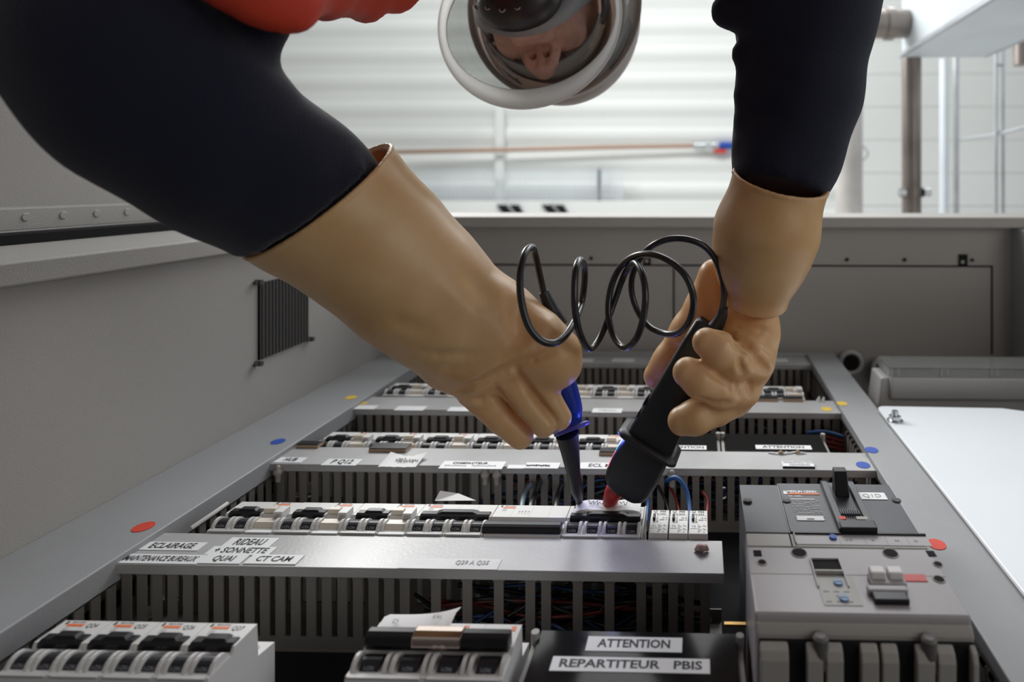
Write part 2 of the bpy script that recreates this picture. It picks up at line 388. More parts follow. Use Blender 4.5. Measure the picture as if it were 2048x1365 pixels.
    def build(s, name, m, parent=None, T=None, smooth=0):
        V, Fc = s.mesh()
        if T is not None:
            T_ = np.array(T); V = V @ T_[:3, :3].T + T_[:3, 3]
        off = np.array(ORG[parent.name]) if parent is not None else np.zeros(3)
        V = V - off
        me = bpy.data.meshes.new(name); me.vertices.add(len(V)); me.vertices.foreach_set('co', V.astype(np.float32).ravel())
        me.loops.add(Fc.size); me.loops.foreach_set('vertex_index', Fc.astype(np.int32).ravel())
        me.polygons.add(len(Fc)); me.polygons.foreach_set('loop_start', np.arange(0, Fc.size, 4, dtype=np.int32))
        me.polygons.foreach_set('use_smooth', np.ones(len(Fc), dtype=bool)); me.update(calc_edges=True); me.validate()
        me.materials.append(MATS[m]); o = bpy.data.objects.new(name, me); COL.objects.link(o)
        if parent is not None: o.parent = parent
        ORG[o.name] = Vector(off)
        if smooth:
            q = o.modifiers.new('smooth', 'SMOOTH'); q.iterations = smooth; q.factor = 0.5
        return o

# ================================================================== THE HALL
YB = 4.6                                               # distance of the ribbed wall
mb = MB()                                              # ribbed white sheeting, ribs run along x
prof = []; z = -0.3
while z < 3.4:
    prof += [(YB, z), (YB, z + 0.070), (YB - 0.018, z + 0.130), (YB - 0.018, z + 0.165)]; z += 0.21
rings = [[(x, y, zz) for y, zz in prof] for x in (-4.2, 1.15)]
mb.loft(rings, 'wall_white', closed=False, smooth=False)
mb.box(-4.2, 1.15, YB + 0.01, YB + 0.08, -0.3, 3.4, 'wall_white')
struct(mb, 'wall_back')
mb = MB(); mb.box(1.15, 4.4, YB + 0.0, YB + 0.08, -0.3, 3.4, 'wall_white')
for k in range(14): mb.box(1.15, 4.4, YB - 0.006, YB, -0.1 + k * 0.25, -0.094 + k * 0.25, 'wall_white')
struct(mb, 'wall_right')
mb = MB(); mb.box(-4.2, 4.4, -1.6, YB, -0.34, -0.30, 'concrete'); struct(mb, 'floor')
mb = MB(); mb.box(-1.57, -1.50, YB - 0.05, YB - 0.018, -0.3, .90, 'wall_white'); tag(mb.build('wall_stanchion', bevel=0.006), 'narrow pale upright strip on the ribbed white wall below the helmet', 'post')

def hang(px0, py0, px1, py1, d, th, m, name, label, cat, bevel=0.003):
    a = P(px0, py0, d); b = P(px1, py1, d); mb = MB()
    mb.box(min(a.x, b.x), max(a.x, b.x), a.y, a.y + th, min(a.z, b.z), max(a.z, b.z), m)
    return tag(mb.build(name, bevel=bevel), label, cat)

# copper pipe with its coupling and coloured valve ends
t = thing('copper_pipe', 'thin brown copper pipe running along the pale wall behind the arms', 'pipe', P(1100, 297, 4.54))
mb = MB(); mb.tube([P(560, 312, 4.54), P(810, 304, 4.54), P(1000, 300, 4.54), P(1200, 295, 4.54), P(1392, 292, 4.54)], 0.016, 'copper', 12); mb.build('pipe', t)
mb = MB(); mb.cyl(P(1388, 292, 4.54), P(1412, 291, 4.54), 0.028, 'steel'); mb.cyl(P(1412, 291, 4.54), P(1440, 291, 4.54), 0.020, 'galvanised'); mb.cyl(P(1424, 291, 4.54), P(1430, 291, 4.54), 0.034, 'steel'); mb.build('coupling', t)
mb = MB(); mb.cyl(P(1438, 291, 4.54), P(1500, 292, 4.54), 0.028, 'blue_dot'); mb.build('valve_collar', t, label='blue end collar')
mb = MB(); mb.cyl(P(1428, 302, 4.54), P(1452, 303, 4.54), 0.017, 'red_dot'); mb.build('valve_handle', t, label='red handle')
# perforated tray and rail
t = thing('perforated_tray', 'pale perforated cable tray low on the far wall', 'cable tray', P(1050, 400, 4.54))
a = P(840, 342, 4.54); b = P(1245, 398, 4.54); mb = MB()
mb.box(a.x, b.x, a.y, a.y + .006, b.z, b.z + .006, 'galvanised_light'); mb.box(a.x, b.x, a.y, a.y + .006, a.z - .006, a.z, 'galvanised_light')
for k in range(41): x = a.x + (b.x - a.x) * k / 40; mb.box(x - .004, x + .004, a.y, a.y + .006, b.z, a.z, 'galvanised_light')
for k in range(7): z = b.z + (a.z - b.z) * k / 6; mb.box(a.x, b.x, a.y + .001, a.y + .005, z - .004, z + .004, 'galvanised_light')
mb.build('tray', t)
hang(560, 402, 1500, 436, 4.53, .05, 'wall_white', 'kick_board', 'long white board just above the far rim of the cabinet', 'board')
hang(1195, 338, 1202, 412, 4.52, .04, 'black_plastic', 'tie_rod', 'thin dark upright rod in front of the perforated tray', 'rod', .002)
for i, (x0, x1) in enumerate([(992, 1050), (1082, 1140)]):
    t = thing('wall_clamp', ['black clamp above the cabinet rim, the left one of two', 'black clamp above the cabinet rim, the right one of two'][i], 'clamp', P(x0, 432, 4.46), group='black clamps above the rim')
    mb = MB(); a = P(x0, 410, 4.46); b = P(x1, 434, 4.46)
    mb.add([(a.x, a.y, a.z), (b.x - .05, a.y, a.z), (b.x, a.y, b.z), (a.x + .07, a.y, b.z), (a.x, a.y + .05, a.z), (b.x - .05, a.y + .05, a.z), (b.x, a.y + .05, b.z), (a.x + .07, a.y + .05, b.z)],
           [(0, 3, 2, 1), (4, 5, 6, 7), (0, 1, 5, 4), (1, 2, 6, 5), (2, 3, 7, 6), (3, 0, 4, 7)], 'black_plastic'); mb.build('jaw', t, bevel=.004)
    mb = MB(); mb.cyl(P((x0 + x1) / 2 - 8, 408, 4.45), P((x0 + x1) / 2 + 12, 432, 4.45), .008, 'steel'); mb.build('bolt', t)
# ventilation duct, upper right
t = thing('ventilation_duct', 'large light galvanised air duct at the top right corner', 'duct', (0.8, 1.6, 0.735))
mb = MB(); mb.box(.667, .934, .75, 2.0, .735, 1.2, 'galvanised_light'); mb.build('duct_body', t, bevel=.003)
mb = MB(); mb.box(.655, .667, .75, 2.0, .735, .747, 'galvanised'); mb.box(.934, .946, .75, 2.0, .735, .747, 'galvanised'); mb.build('duct_flange', t)
t = thing('pipe_stub', 'short thick brown grey pipe end beside the air duct', 'pipe', P(1760, 50, 1.93))
mb = MB(); mb.cyl(P(1690, 48, 1.93), P(1813, 48, 1.93), .046, 'pipe_brown', 24); mb.build('pipe', t)
mb = MB(); mb.cyl(P(1770, 48, 1.93), P(1786, 48, 1.93), .052, 'pipe_brown', 24); mb.build('collar', t)
t = thing('support_pipe', 'slim brown metal pipe standing under the air duct', 'pipe', P(1823, 436, 2.0))
a = P(1823, 115, 2.0); b = P(1823, 500, 2.0); mb = MB(); mb.cyl(b, a, .031, 'pipe_brown', 24); mb.build('pipe', t)
mb = MB(); c = P(1823, 385, 2.0); mb.cyl(c + Vector((0, 0, -.016)), c + Vector((0, 0, .016)), .038, 'pipe_brown', 24); mb.build('clamp_ring', t)
for sx in (-1, 1):
    mb = MB(); mb.cyl(c + Vector((sx * .030, -.03, 0)), c + Vector((sx * .052, -.03, 0)), .014, 'steel', 8); mb.build('clamp_bolt', t)
t = thing('column_pipe', 'thick pale grey pipe column just right of the dark sleeve', 'pipe', P(1700, 436, 3.0))
mb = MB(); mb.cyl(P(1698, 520, 3.0), P(1698, 100, 3.0), .066, 'pipe_grey', 28); mb.build('pipe', t)
mb = MB(); pts = [P(1722 + 14 * math.sin(k / 10 * math.pi), 290 + k * 3.4, 2.98) for k in range(11)]; mb.tube(pts, .004, 'steel', 8); mb.build('wire_loop', t)
t = thing('rack_frame', 'thin metal rack frame of uprights and rails before the right wall', 'rack', P(1960, 440, 2.4))
def bar(p, q, r, nm):
    mb = MB(); mb.cyl(p, q, r, 'galvanised', 8); mb.build(nm, t)
bar(P(1992, 500, 2.2), P(1992, 20, 2.2), .006, 'upright'); bar(P(2006, 500, 2.2), P(2006, 20, 2.2), .006, 'upright')
bar(P(1912, 500, 3.0), P(1912, 100, 3.0), .014, 'upright'); bar(P(1918, 280, 3.0), P(2000, 268, 2.2), .006, 'rail'); bar(P(2000, 268, 2.2), P(2060, 252, 1.9), .006, 'rail')
bar(P(1990, 130, 2.2), P(2008, 130, 2.2), .006, 'rung'); bar(P(1990, 264, 2.2), P(2008, 264, 2.2), .008, 'rung')
t = thing('wall_conduit', 'pale grey conduit against the white wall, between support pipe and rack frame', 'conduit', P(1890, 440, 3.2))
mb = MB(); mb.cyl(P(1888, 500, 3.2), P(1888, 118, 3.2), .022, 'galvanised_light', 16); mb.build('conduit', t)
t = thing('hanging_tube', 'dark grey tube end hanging at the right edge under the duct', 'tube', P(2040, 100, 2.0))
mb = MB(); mb.cyl(P(2046, -30, 2.0), P(2046, 130, 2.0), .030, 'pipe_brown', 20); mb.build('tube', t)

# ================================================================== THE CABINET
cab = thing('electrical_cabinet', 'grey painted metal cabinet standing open around the rows of breakers', 'cabinet', (0.07, 0.14, -0.30))
def cb(name, *boxes, bevel=.0012, m='paint', label=None):
    mb = MB()
    for b in boxes: mb.box(*b, m)
    return mb.build(name, cab, bevel=bevel, label=label)
lw = cb('left_side', (-.603, -.600, .15, 1.17, -.30, .24))
cb('right_side', (.750, .753, .15, 1.17, -.30, .24)); cb('near_side', (-.603, .753, .147, .15, -.30, -.02))
cb('left_rim', (-.745, -.586, .12, 1.17, .234, .2552), bevel=.002)
bk = cb('far_side', (-.603, .753, 1.17, 1.174, -.30, .24))
cb('far_rim', (-.76, .80, 1.145, 1.30, .2365, .2570), bevel=.002)
cb('corner_post', (.598, .62, 1.12, 1.17, -.1, .235), m='frame_paint')
cb('bottom_sheet', (-.600, .750, .15, 1.17, -.10, -.097), m='plate_shadowed')
cb('mounting_plate', (-.56, .23, .20, 1.15, -.082, -.078), m='plate_shadowed')
mb = MB(); mb.box(-.760, -.742, .12, 1.12, .2540, .2680, 'gasket'); mb.build('door_seal', cab, bevel=.002, label='black rubber seal')
# framed seams, screws and latch holes on the far side
mb = MB(); dk = 'gasket'
for (x0, y0, x1, y1) in [(955, 530, 1348, 533), (1346, 530, 1349, 700), (1349, 530, 1978, 533), (1977, 530, 1980, 706)]:
    a = P(x0, y0, 1.166); b = P(x1, y1, 1.166); mb.box(a.x, b.x, 1.1685, 1.1702, b.z, a.z, dk)
mb.build('panel_seam', cab)
for (x, y, r) in [(1181, 518, 3.2), (1693, 519, 3.4), (1807, 519, 3.4), (1940, 519, 3)]:
    mb = MB(); c = P(x, y, 1.165); mb.cyl((c.x, 1.1705, c.z), (c.x, 1.166, c.z), r / 1030, 'gasket', 12); mb.build('screw', cab)
for (x0, y0, x1, y1) in [(1287, 517, 1301, 530), (1914, 508, 1930, 530)]:
    mb = MB(); a = P(x0, y0, 1.165); b = P(x1, y1, 1.165); mb.box(a.x, b.x, 1.166, 1.171, b.z, a.z, 'gasket'); mb.box(a.x + .003, a.x + .009, 1.1655, 1.167, b.z + .004, b.z + .010, 'paint'); mb.build('latch_hole', cab)
for (x, y) in [(1700, 724), (1765, 735)]:
    mb = MB(); c = P(x, y, 1.15); ring = [Vector((c.x + .020 * math.cos(k * math.pi / 12), 1.150, c.z + .020 * math.sin(k * math.pi / 12))) for k in range(24)]
    mb.tube(ring, .0045, 'grey_plastic', 10, closed=True); mb.cyl((c.x, 1.166, c.z), (c.x, 1.150, c.z), .018, 'gasket', 24); mb.build('cable_grommet', cab)
# vent on the left side
mb = MB(); y0, y1, z0, z1 = .800, .900, .082, .186
for k in range(30):
    y = y0 + (y1 - y0) * k / 30; mb.box(-.600, -.5965 + .001 * (k % 2), y, y + .0024, z0, z1, 'vent')
mb.box(-.6000, -.5975, y0, y1, z0, z1, 'vent')
mb.build('vent_grille', cab, label='dark ribbed vent panel')
for (y, z) in [(y0 - .004, z1 + .002), (y0 - .004, z0 - .004), (y1 + .004, z0 + .001), (y1 + .004, z1)]:
    mb = MB(); mb.cyl((-.600, y, z), (-.591, y, z), .0035, 'vent', 10); mb.box(-.5975, -.594, y - .008, y + .005, z - .002, z + .002, 'vent'); mb.build('vent_clip', cab, bevel=.0006)
# door standing open behind the left rim
mb = MB(); mb.box(-.800, -.797, .12, 1.06, .285, 1.05, 'paint'); mb.box(-.800, -.762, .12, 1.06, .2690, .2945, 'paint'); mb.box(-.800, -.762, 1.045, 1.06, .29, 1.05, 'paint')
door = mb.build('door', cab, bevel=.0015)
for k in range(16):
    y = .42 + k * .04; mb = MB()
    mb.cyl((-.7622, y, .2835), (-.7608, y, .2835), .0052, 'paint', 16, r2=.0040); mb.build('rivet', door, bevel=.0004)
# frames beside the rows
def frame(name, x0, x1, y0, y1):
    mb = MB(); mb.box(x0, x1, y0, y1, -.012, 0, 'frame_paint'); return mb.build(name, cab, bevel=.0012)
fl = frame('left_frame', -.600, -.5015, .15, 1.143); fr = frame('right_frame', .2005, .2535, .15, 1.143)
frame('far_frame', -.5015, .2005, 1.1335, 1.146)
mb = MB(); mb.box(-.5020, -.5005, .15, 1.13, -.020, -.0005, 'frame_paint'); mb.build('frame_lip', fl)
def dot(parent, px, py, r, m, label, z=0.0):
    c = G(px, py, z); mb = MB(); mb.disc(c.x, c.y, z + .0002, r, .0003, m, 32); return mb.build('sticker', parent, label=label)
dot(fl, 287, 1055, .0085, 'red_dot', 'round red sticker'); dot(fl, 556, 884, .0080, 'blue_dot', 'round blue sticker'); dot(fl, 702, 796, .0080, 'yellow_dot', 'round yellow sticker')
dot(fr, 1684, 808, .0078, 'yellow_dot', 'round yellow sticker'); dot(fr, 1743, 901, .0080, 'blue_dot', 'round blue sticker'); dot(fr, 1873, 1090, .0080, 'red_dot', 'round red sticker')

# clear plate with a bolt, right of the frame
t = thing('acrylic_plate', 'smooth bluish white plate on the right beside the steel frame', 'plate', (.42, .5, .002))
pts = [(.2535, .30), (.2505, .40), (.2500, .846), (.2515, .853), (.2560, .8570), (.262, .858), (.424, .8540), (.4440, .846), (.60, .79), (.70, .70), (.70, .30)]
mb = MB(); mb.poly(pts[::-1], .0016, .0056, 'acrylic'); mb.build('plate', t, bevel=.001)
c = G(1790, 842, .0056); mb = MB(); mb.disc(c.x, c.y, .0056, .0105, .0012, 'steel'); b_ = mb.build('washer', t, bevel=.0004)
mb = MB(); mb.cyl((c.x, c.y, .0068), (c.x, c.y, .0125), .0080, 'steel', 6); mb.build('nut', t, bevel=.0005)
mb = MB(); mb.cyl((c.x, c.y, .0125), (c.x, c.y, .0190), .0040, 'steel', 16)
for k in range(5): mb.disc(c.x, c.y, .0132 + k * .0011, .0044, .0005, 'steel', 16)
mb.build('stud', t)
mb = MB(); mb.box(.2545, .69, .32, .84, -.010, .0016, 'frame_paint'); mb.build('backing_rail', t)
# terminal box with clear lid
t = thing('terminal_box', 'grey plastic terminal box with a clear compartment lid, far right', 'terminal box', (.5, .92, -.05))
mb = MB(); y0, y1 = .900, .958; x0, x1 = .2835, .72
mb.add([(x0 - .022, y0, -.045), (x1, y0, -.045), (x1, y1, -.045), (x0 - .022, y1, -.045), (x0 - .012, y0 + .006, .030), (x1, y0 + .006, .030), (x1, y1, .030), (x0 - .012, y1, .030)],
       [(0, 3, 2, 1), (4, 5, 6, 7), (0, 1, 5, 4), (1, 2, 6, 5), (2, 3, 7, 6), (3, 0, 4, 7)], 'grey_plastic')
mb.box(x0, x1, y0 - .0025, y0 + .02, .000, .0335, 'grey_plastic'); mb.build('box_body', t, bevel=.003)
mb = MB()
for k in range(6):
    x = x0 + .003 + k * .0735
    mb.box(x, x + .002, y0 + .004, y1 - .004, .030, .0450, 'white_plastic'); mb.box(x + .010, x + .012, y0 + .006, y1 - .004, .030, .0440, 'white_plastic')
mb.box(x0, x1, y1 - .006, y1 - .004, .030, .0445, 'white_plastic'); mb.build('divider_walls', t)
mb = MB(); mb.box(x0 - .002, x1, y0 - .001, y1 + .001, .0455, .0475, 'clear_lid'); mb.box(x0 - .002, x1, y0 - .001, y0 + .001, .0335, .0455, 'clear'); mb.box(x0 - .002, x0, y0 - .001, y1 + .001, .0335, .0455, 'clear')
for k in range(1, 6): mb.box(x0 - .002 + k * .0735, x0 - .0008 + k * .0735, y0 - .0015, y0 - .001, .0335, .0475, 'clear_lid')
mb.build('lid', t, bevel=.0005, label='transparent compartment lid')

# ================================================================== SLOTTED TRUNKING
PITCH = .01347
def trunking(label, x0, x1, y0, y1, first, skip=(), knobs=(), name='slotted_trunking', ct=-.005):
    t = thing(name, label, 'cable trunking', ((x0 + x1) / 2, (y0 + y1) / 2, -.078), group='grey slotted trunkings across the cabinet')
    zb, zt = -.078, -.0125
    for which, yy in (('near_wall', y0 + .001), ('far_wall', y1 - .0025)):
        mb = MB(); near = which == 'near_wall'
        mb.box(x0, x1, yy, yy + .0015, zb, -.066, 'trunk')
        n = int((x1 - first) / PITCH) + 1; k0 = -int((first - x0) / PITCH)
        for k in range(k0, n):
            if near and k in skip: continue
            c = first + k * PITCH
            if c - .004 < x0 or c + .004 > x1: continue
            top = zt + .0075 if (near and k in knobs) else zt
            mb.add([(c - .0040, yy, -.066), (c + .0040, yy, -.066), (c + .0040, yy, zt - .004), (c + .0061, yy, zt - .0015), (c + .0061, yy, zt + .001), (c - .0061, yy, zt + .001), (c - .0061, yy, zt - .0015), (c - .0040, yy, zt - .004)] +
                   [(c - .0040, yy + .0015, -.066), (c + .0040, yy + .0015, -.066), (c + .0040, yy + .0015, zt - .004), (c + .0061, yy + .0015, zt - .0015), (c + .0061, yy + .0015, zt + .001), (c - .0061, yy + .0015, zt + .001), (c - .0061, yy + .0015, zt - .0015), (c - .0040, yy + .0015, zt - .004)],
                   [tuple(range(8)), tuple(range(15, 7, -1))] + [(i, i + 8, (i + 1) % 8 + 8, (i + 1) % 8) for i in range(8)], 'trunk')
        mb.build(which, t)
    for k in knobs:
        c = first + k * PITCH; mb = MB()
        mb.tube([(c, y0 - .003, zt - .012), (c, y0 - .003, zt - .005), (c, y0 - .003, zt - .002), (c, y0 - .003, zt + .001), (c, y0 - .003, zt + .003), (c, y0 - .003, zt + .005), (c, y0 - .003, zt + .0065)], [.0028, .0030, .0052, .0048, .0026, .0034, .0012], 'trunk_knob', 12)
        mb.build('wall_peg', t, label='loose pale peg')
    mb = MB(); mb.box(x0, x1, y0, y1, zb, zb + .0015, 'trunk'); mb.build('base', t)
    mb = MB(); cx0, cx1 = x0 - .0008, x1 + .0008
    mb.box(cx0, cx1, y0 - .001, y1 + .0005, ct - .0018, ct, 'cover'); mb.box(cx0, cx1, y0 - .001, y0 + .0005, -.0135, ct - .0015, 'cover'); mb.box(cx0, cx1, y1 - .001, y1 + .0005, -.0135, ct - .0015, 'cover')
    cv = mb.build('cover', t, bevel=.0006)
    return t, cv

xs = lambda px, Y: (px - 1400) / 1200 * Y
t1, c1 = trunking('grey slotted trunking with seven letter labels on its wide cover, nearest of all', -.5005, .0195, .504, .549, xs(610, .505), skip={7, 9, 11, 13, 16, 18, 20})
t2, c2 = trunking('grey slotted trunking carrying the handwritten notes, second from the front', -.5005, .1995, .688, .7316, xs(594, .689), skip={14, 26}, knobs={-2, 16, 17, 29, 32})
t3, c3 = trunking('grey slotted trunking with yellow dots at both cover ends, third from the front', -.5005, .1995, .8575, .905, xs(712, .859))
t4, c4 = trunking('grey slotted trunking at the very back, below the far cabinet wall', -.5005, .1995, 1.084, 1.1325, xs(850, 1.085))

CT = -.005
def clabel(cv, px0, px1, yb, yt, text=None, tw=.8, m='label_white', ink='ink', bold=.02, rot=0, name='label', h=.0003, lines=None, fill=.62, lab=None, curl=0):
    a = G(px0, yb, CT); b = G(px1, yb, CT); c = G(px0, yt, CT); x0, x1, y0, y1 = a.x, b.x, a.y, c.y
    mb = MB(); n = 12
    rings = [[(x0 + (x1 - x0) * i / n, y, CT + .0002 + h + (curl * (abs(i / n - .35) * 1.4) ** 2 if j else 0)) for i in range(n + 1)] for j, y in ((0, y0), (1, y1))]
    mb.loft([rings[0], rings[1]], m, closed=False, smooth=True)
    mb.box(x0, x1, y0, y1, CT + .0001, CT + .0002 + h * .9, m) if not curl else None
    L = lines or ([text] if text else [])
    for i, s_ in enumerate(L):
        vs, _ = text_geo(s_, bold); w_ = max(v.x for v in vs) - min(v.x for v in vs); hh = (y1 - y0) / len(L)
        size = hh * fill / .7; sx = (x1 - x0) * tw / (w_ * size)
        mb.text(s_, (x0 + x1) / 2, y1 - hh * (i + .5), CT + .0004 + h, size, ink, sx=sx, bold=bold)
    return mb.build(name, cv, label=lab)
def scribble(mb, x0, x1, y0, y1, z, m='ink', n=26, r=.00028, seed=1):
    rg = random.Random(seed); pts = [(x0 + (x1 - x0) * k / n + rg.uniform(-.2, .2) * (x1 - x0) / n * 3, y0 + (y1 - y0) * (.5 + .5 * math.sin(k * 2.1 + rg.uniform(0, 1.4)) * rg.uniform(.4, 1)), z) for k in range(n + 1)]
    mb.tube(catmull(pts, 4), r, m, 4)
clabel(c1, 272, 397, 1101, 1084.5, 'ECLAIRAGE', .72)
clabel(c1, 440, 538, 1095.5, 1076, 'RIDEAU', .62)
clabel(c1, 407, 538, 1111, 1094, '+ SONNETTE', .82, h=.0005)
clabel(c1, 224, 396, 1127.5, 1109, 'MAINTENANCE BUREAUX', .86, h=.0004, fill=.55)
clabel(c1, 394, 480, 1128.5, 1110, 'QUAI', .50, h=.0006, fill=.55)
clabel(c1, 486, 592, 1129.5, 1111, 'CT CAM', .68, h=.0007, fill=.55)
clabel(c1, 795, 995, 1138, 1117, None, m='label_worn')

mb = MB(); a = G(897, 1133, CT); b = G(985, 1135, CT); vs, _ = text_geo('Q29 A Q35', .02)
mb.text('Q29 A Q35', (a.x + b.x) / 2, a.y + .004, CT + .0008, .0075, 'ink_faint', sx=.8, bold=.02); mb.build('label_print', c1)
mb = MB(); c = G(1403, 1104, CT)
mb.tube([c + Vector((-.006, 0, .001)), c + Vector((-.003, .001, .003)), c + Vector((0, -.001, .004)), c + Vector((.004, 0, .0035)), c + Vector((.006, .001, .001))], [.001, .0028, .0036, .0028, .001], 'wax', 12)
mb.build('sealant_blob', c1, label='small red and white smear')
# second cover
dot(c2, 545, 917, .0075, 'blue_dot', 'round blue sticker', CT); dot(c2, 1726, 931, .0080, 'blue_dot', 'round blue sticker', CT)
clabel(c2, 546, 602, 926, 915.5, 'HUB', .45, bold=.03)
clabel(c2, 641, 712, 931.5, 918.5, 'P Q12', .6, bold=.03)
def note(cv, px0, px1, yb, yt, seed, curl=.004, sx0=.3, sx1=.95, ragged=True):
    a = G(px0, yb, CT); b = G(px1, yb, CT); c = G(px0, yt, CT); x0, x1, y0, y1 = a.x, b.x, a.y, c.y; mb = MB(); n = 14; rg = random.Random(seed)
    top = [(x0 + (x1 - x0) * i / n + .001, y1 + (rg.uniform(-.0016, .0012) if ragged else 0), CT + .0008 + curl * (1 - math.sin(math.pi * i / n))) for i in range(n + 1)]
    mid = [(x0 + (x1 - x0) * i / n, (y0 + y1) / 2, CT + .0008 + curl * .3 * (1 - math.sin(math.pi * i / n))) for i in range(n + 1)]
    bot = [(x0 + (x1 - x0) * i / n, y0 + (rg.uniform(-.0008, .0008) if ragged else 0), CT + .0006) for i in range(n + 1)]
    mb.loft([bot, mid, top], 'paper', closed=False); scribble(mb, x0 + (x1 - x0) * sx0, x0 + (x1 - x0) * sx1, y0 + (y1 - y0) * .3, y0 + (y1 - y0) * .75, CT + .0020, seed=seed, r=.0003)
    return mb.build('handwritten_note', cv, label='torn paper note with handwriting')
note(c2, 756, 832, 935, 913, 3, .005)
clabel(c2, 876, 1004, 938, 923, None); mb = MB(); a = G(940, 929, CT)
mb.text('COMPACTEUR', a.x, a.y + .001, CT + .0009, .0062, 'ink', sx=1.0, bold=.03); scribble(mb, a.x - .028, a.x - .002, a.y - .007, a.y - .003, CT + .0007, 'ink_faint', seed=5); scribble(mb, a.x + .004, a.x + .032, a.y - .007, a.y - .003, CT + .0007, 'ink_faint', seed=8)
mb.build('label_print', c2)
clabel(c2, 1013, 1048, 938, 931, None)
clabel(c2, 1047, 1116, 938, 926.5, None, h=.0006); mb = MB(); a = G(1052, 933, CT); b = G(1100, 933, CT); scribble(mb, a.x, b.x, a.y - .002, a.y + .002, CT + .0012, seed=11, n=30, r=.0005); mb.build('label_print', c2)
clabel(c2, 1157, 1262, 938.5, 926, 'ECL MAG', .66, bold=.02, fill=.5)
clabel(c2, 1566, 1629, 937, 927, None, h=.0022, name='name_plate', lab='small raised name plate with a dark edge'); mb = MB(); a = G(1598, 934, .0)
for s_, dy in (('DISJONCTEUR', .0030), ('GENERAL', -.0030)):
    mb.text(s_, G(1599, 932, CT).x, G(1599, 932, CT).y + dy, CT + .0030, .0055, 'ink_faint', sx=1.05, bold=.02)
mb.build('plate_print', c2)
mb = MB(); a = G(1566, 937, CT); b = G(1629, 937, CT); mb.box(a.x - .0004, b.x + .0004, a.y - .0008, a.y, CT, CT + .0020, 'black_plastic'); mb.build('plate_edge', c2, label='dark plate edge')
for (px, py) in ((1560, 909), (1594, 908)):
    c = G(px, py, CT); mb = MB(); rg = random.Random(px)
    mb.tube([c + Vector((-.014 + k * .005, rg.uniform(-.002, .002), .0006 + rg.uniform(0, .0008))) for k in range(6)], [.0006, .0016, .001, .0019, .0012, .0006], 'label_white', 8)
    mb.tube([c + Vector((-.002, 0, .001)), c + Vector((.001, .0, .003)), c + Vector((.004, 0, .001))], [.0012, .002, .0012], 'kraft', 8); mb.build('glue_residue', c2)
# third cover
dot(c3, 1653, 819, .0078, 'yellow_dot', 'round yellow sticker', CT); dot(c3, 722, 808, .0078, 'yellow_dot', 'round yellow sticker', CT)
for (a, b, y0, y1) in [(690, 748, 819, 811.5), (787, 846, 821.5, 813), (893, 950, 823, 815), (1183, 1243, 826, 817.5), (1118, 1140, 826, 817)]: clabel(c3, a, b, y0, y1, 'TABLEAU' if a == 1183 else None, .6, ink='ink_faint', bold=.0, fill=.45)
for (px, py) in ((1636, 803), (1645, 804)):
    c = G(px, py, CT); mb = MB(); mb.cyl(c, c + Vector((.002, 0, .007)), .003, 'label_white', 8, r2=.001); mb.build('glue_residue', c3)
for (a, b) in [(1160, 1185), (1223, 1268), (1550, 1577), (1010, 1040)]: clabel(c4, a, b, 724, 718, None)

# black label holders lying on the rear edge of the covers
def holder(px0, px1, yb, yt, lab):
    a = G(px0, yb, CT); b = G(px1, yb, CT); c = G(px0, yt, CT); t = thing('label_holder', lab, 'label holder', ((a.x + b.x) / 2, a.y, CT), group='black label holders')
    mb = MB(); mb.box(a.x, b.x, a.y, c.y, CT + .0002, CT + .0035, 'kraft'); mb.build('backing', t)
    mb = MB(); mb.box(a.x, b.x, a.y + .0008, c.y, CT + .0035, CT + .0046, 'black_plastic'); mb.build('face', t, bevel=.0003)
holder(592, 636, 897, 889, 'black label holder at the left end of the second cover')
holder(737, 812, 905, 893, 'wide black label holder with a pale edge above the torn note')
holder(1198, 1262, 912, 903, 'black label holder on the second cover next to the tester')
holder(1498, 1556, 803.5, 797, 'black label holder on the third cover, right of the gloved fingers')
holder(1566, 1606, 804, 798, 'black label holder at the right end of the third cover')

# vertical slotted walls under the two frames
for (x, lab, nm, s_) in ((-.5055, 'slotted trunking running front to back under the left frame', 'l', 1), (.2030, 'slotted trunking running front to back under the right frame', 'r', -1)):
    t = thing('slotted_trunking', lab, 'cable trunking', (x, .65, -.078)); mb = MB()
    mb.box(x - .0008, x + .0008, .20, 1.13, -.078, -.066, 'trunk')
    for k in range(67):
        c = .22 + k * PITCH
        mb.box(x - .0008, x + .0008, c - .0040, c + .0040, -.066, -.0205, 'trunk')
        mb.add([(x - .0008, c - .0040, -.0240), (x - .0008, c + .0040, -.0240), (x - .0008, c + .0061, -.0205), (x - .0008, c - .0061, -.0205), (x + .0008, c - .0040, -.0240), (x + .0008, c + .0040, -.0240), (x + .0008, c + .0061, -.0205), (x + .0008, c - .0061, -.0205)],
               [(0, 1, 2, 3), (7, 6, 5, 4), (0, 4, 5, 1), (1, 5, 6, 2), (2, 6, 7, 3), (3, 7, 4, 0)], 'trunk')
    mb.build('slotted_wall', t)
    mb = MB(); mb.box(x - .0012 - (.04 if s_ > 0 else 0), x + .0012 + (.04 if s_ < 0 else 0), .20, 1.13, -.078, -.0765, 'trunk'); mb.build('base', t)

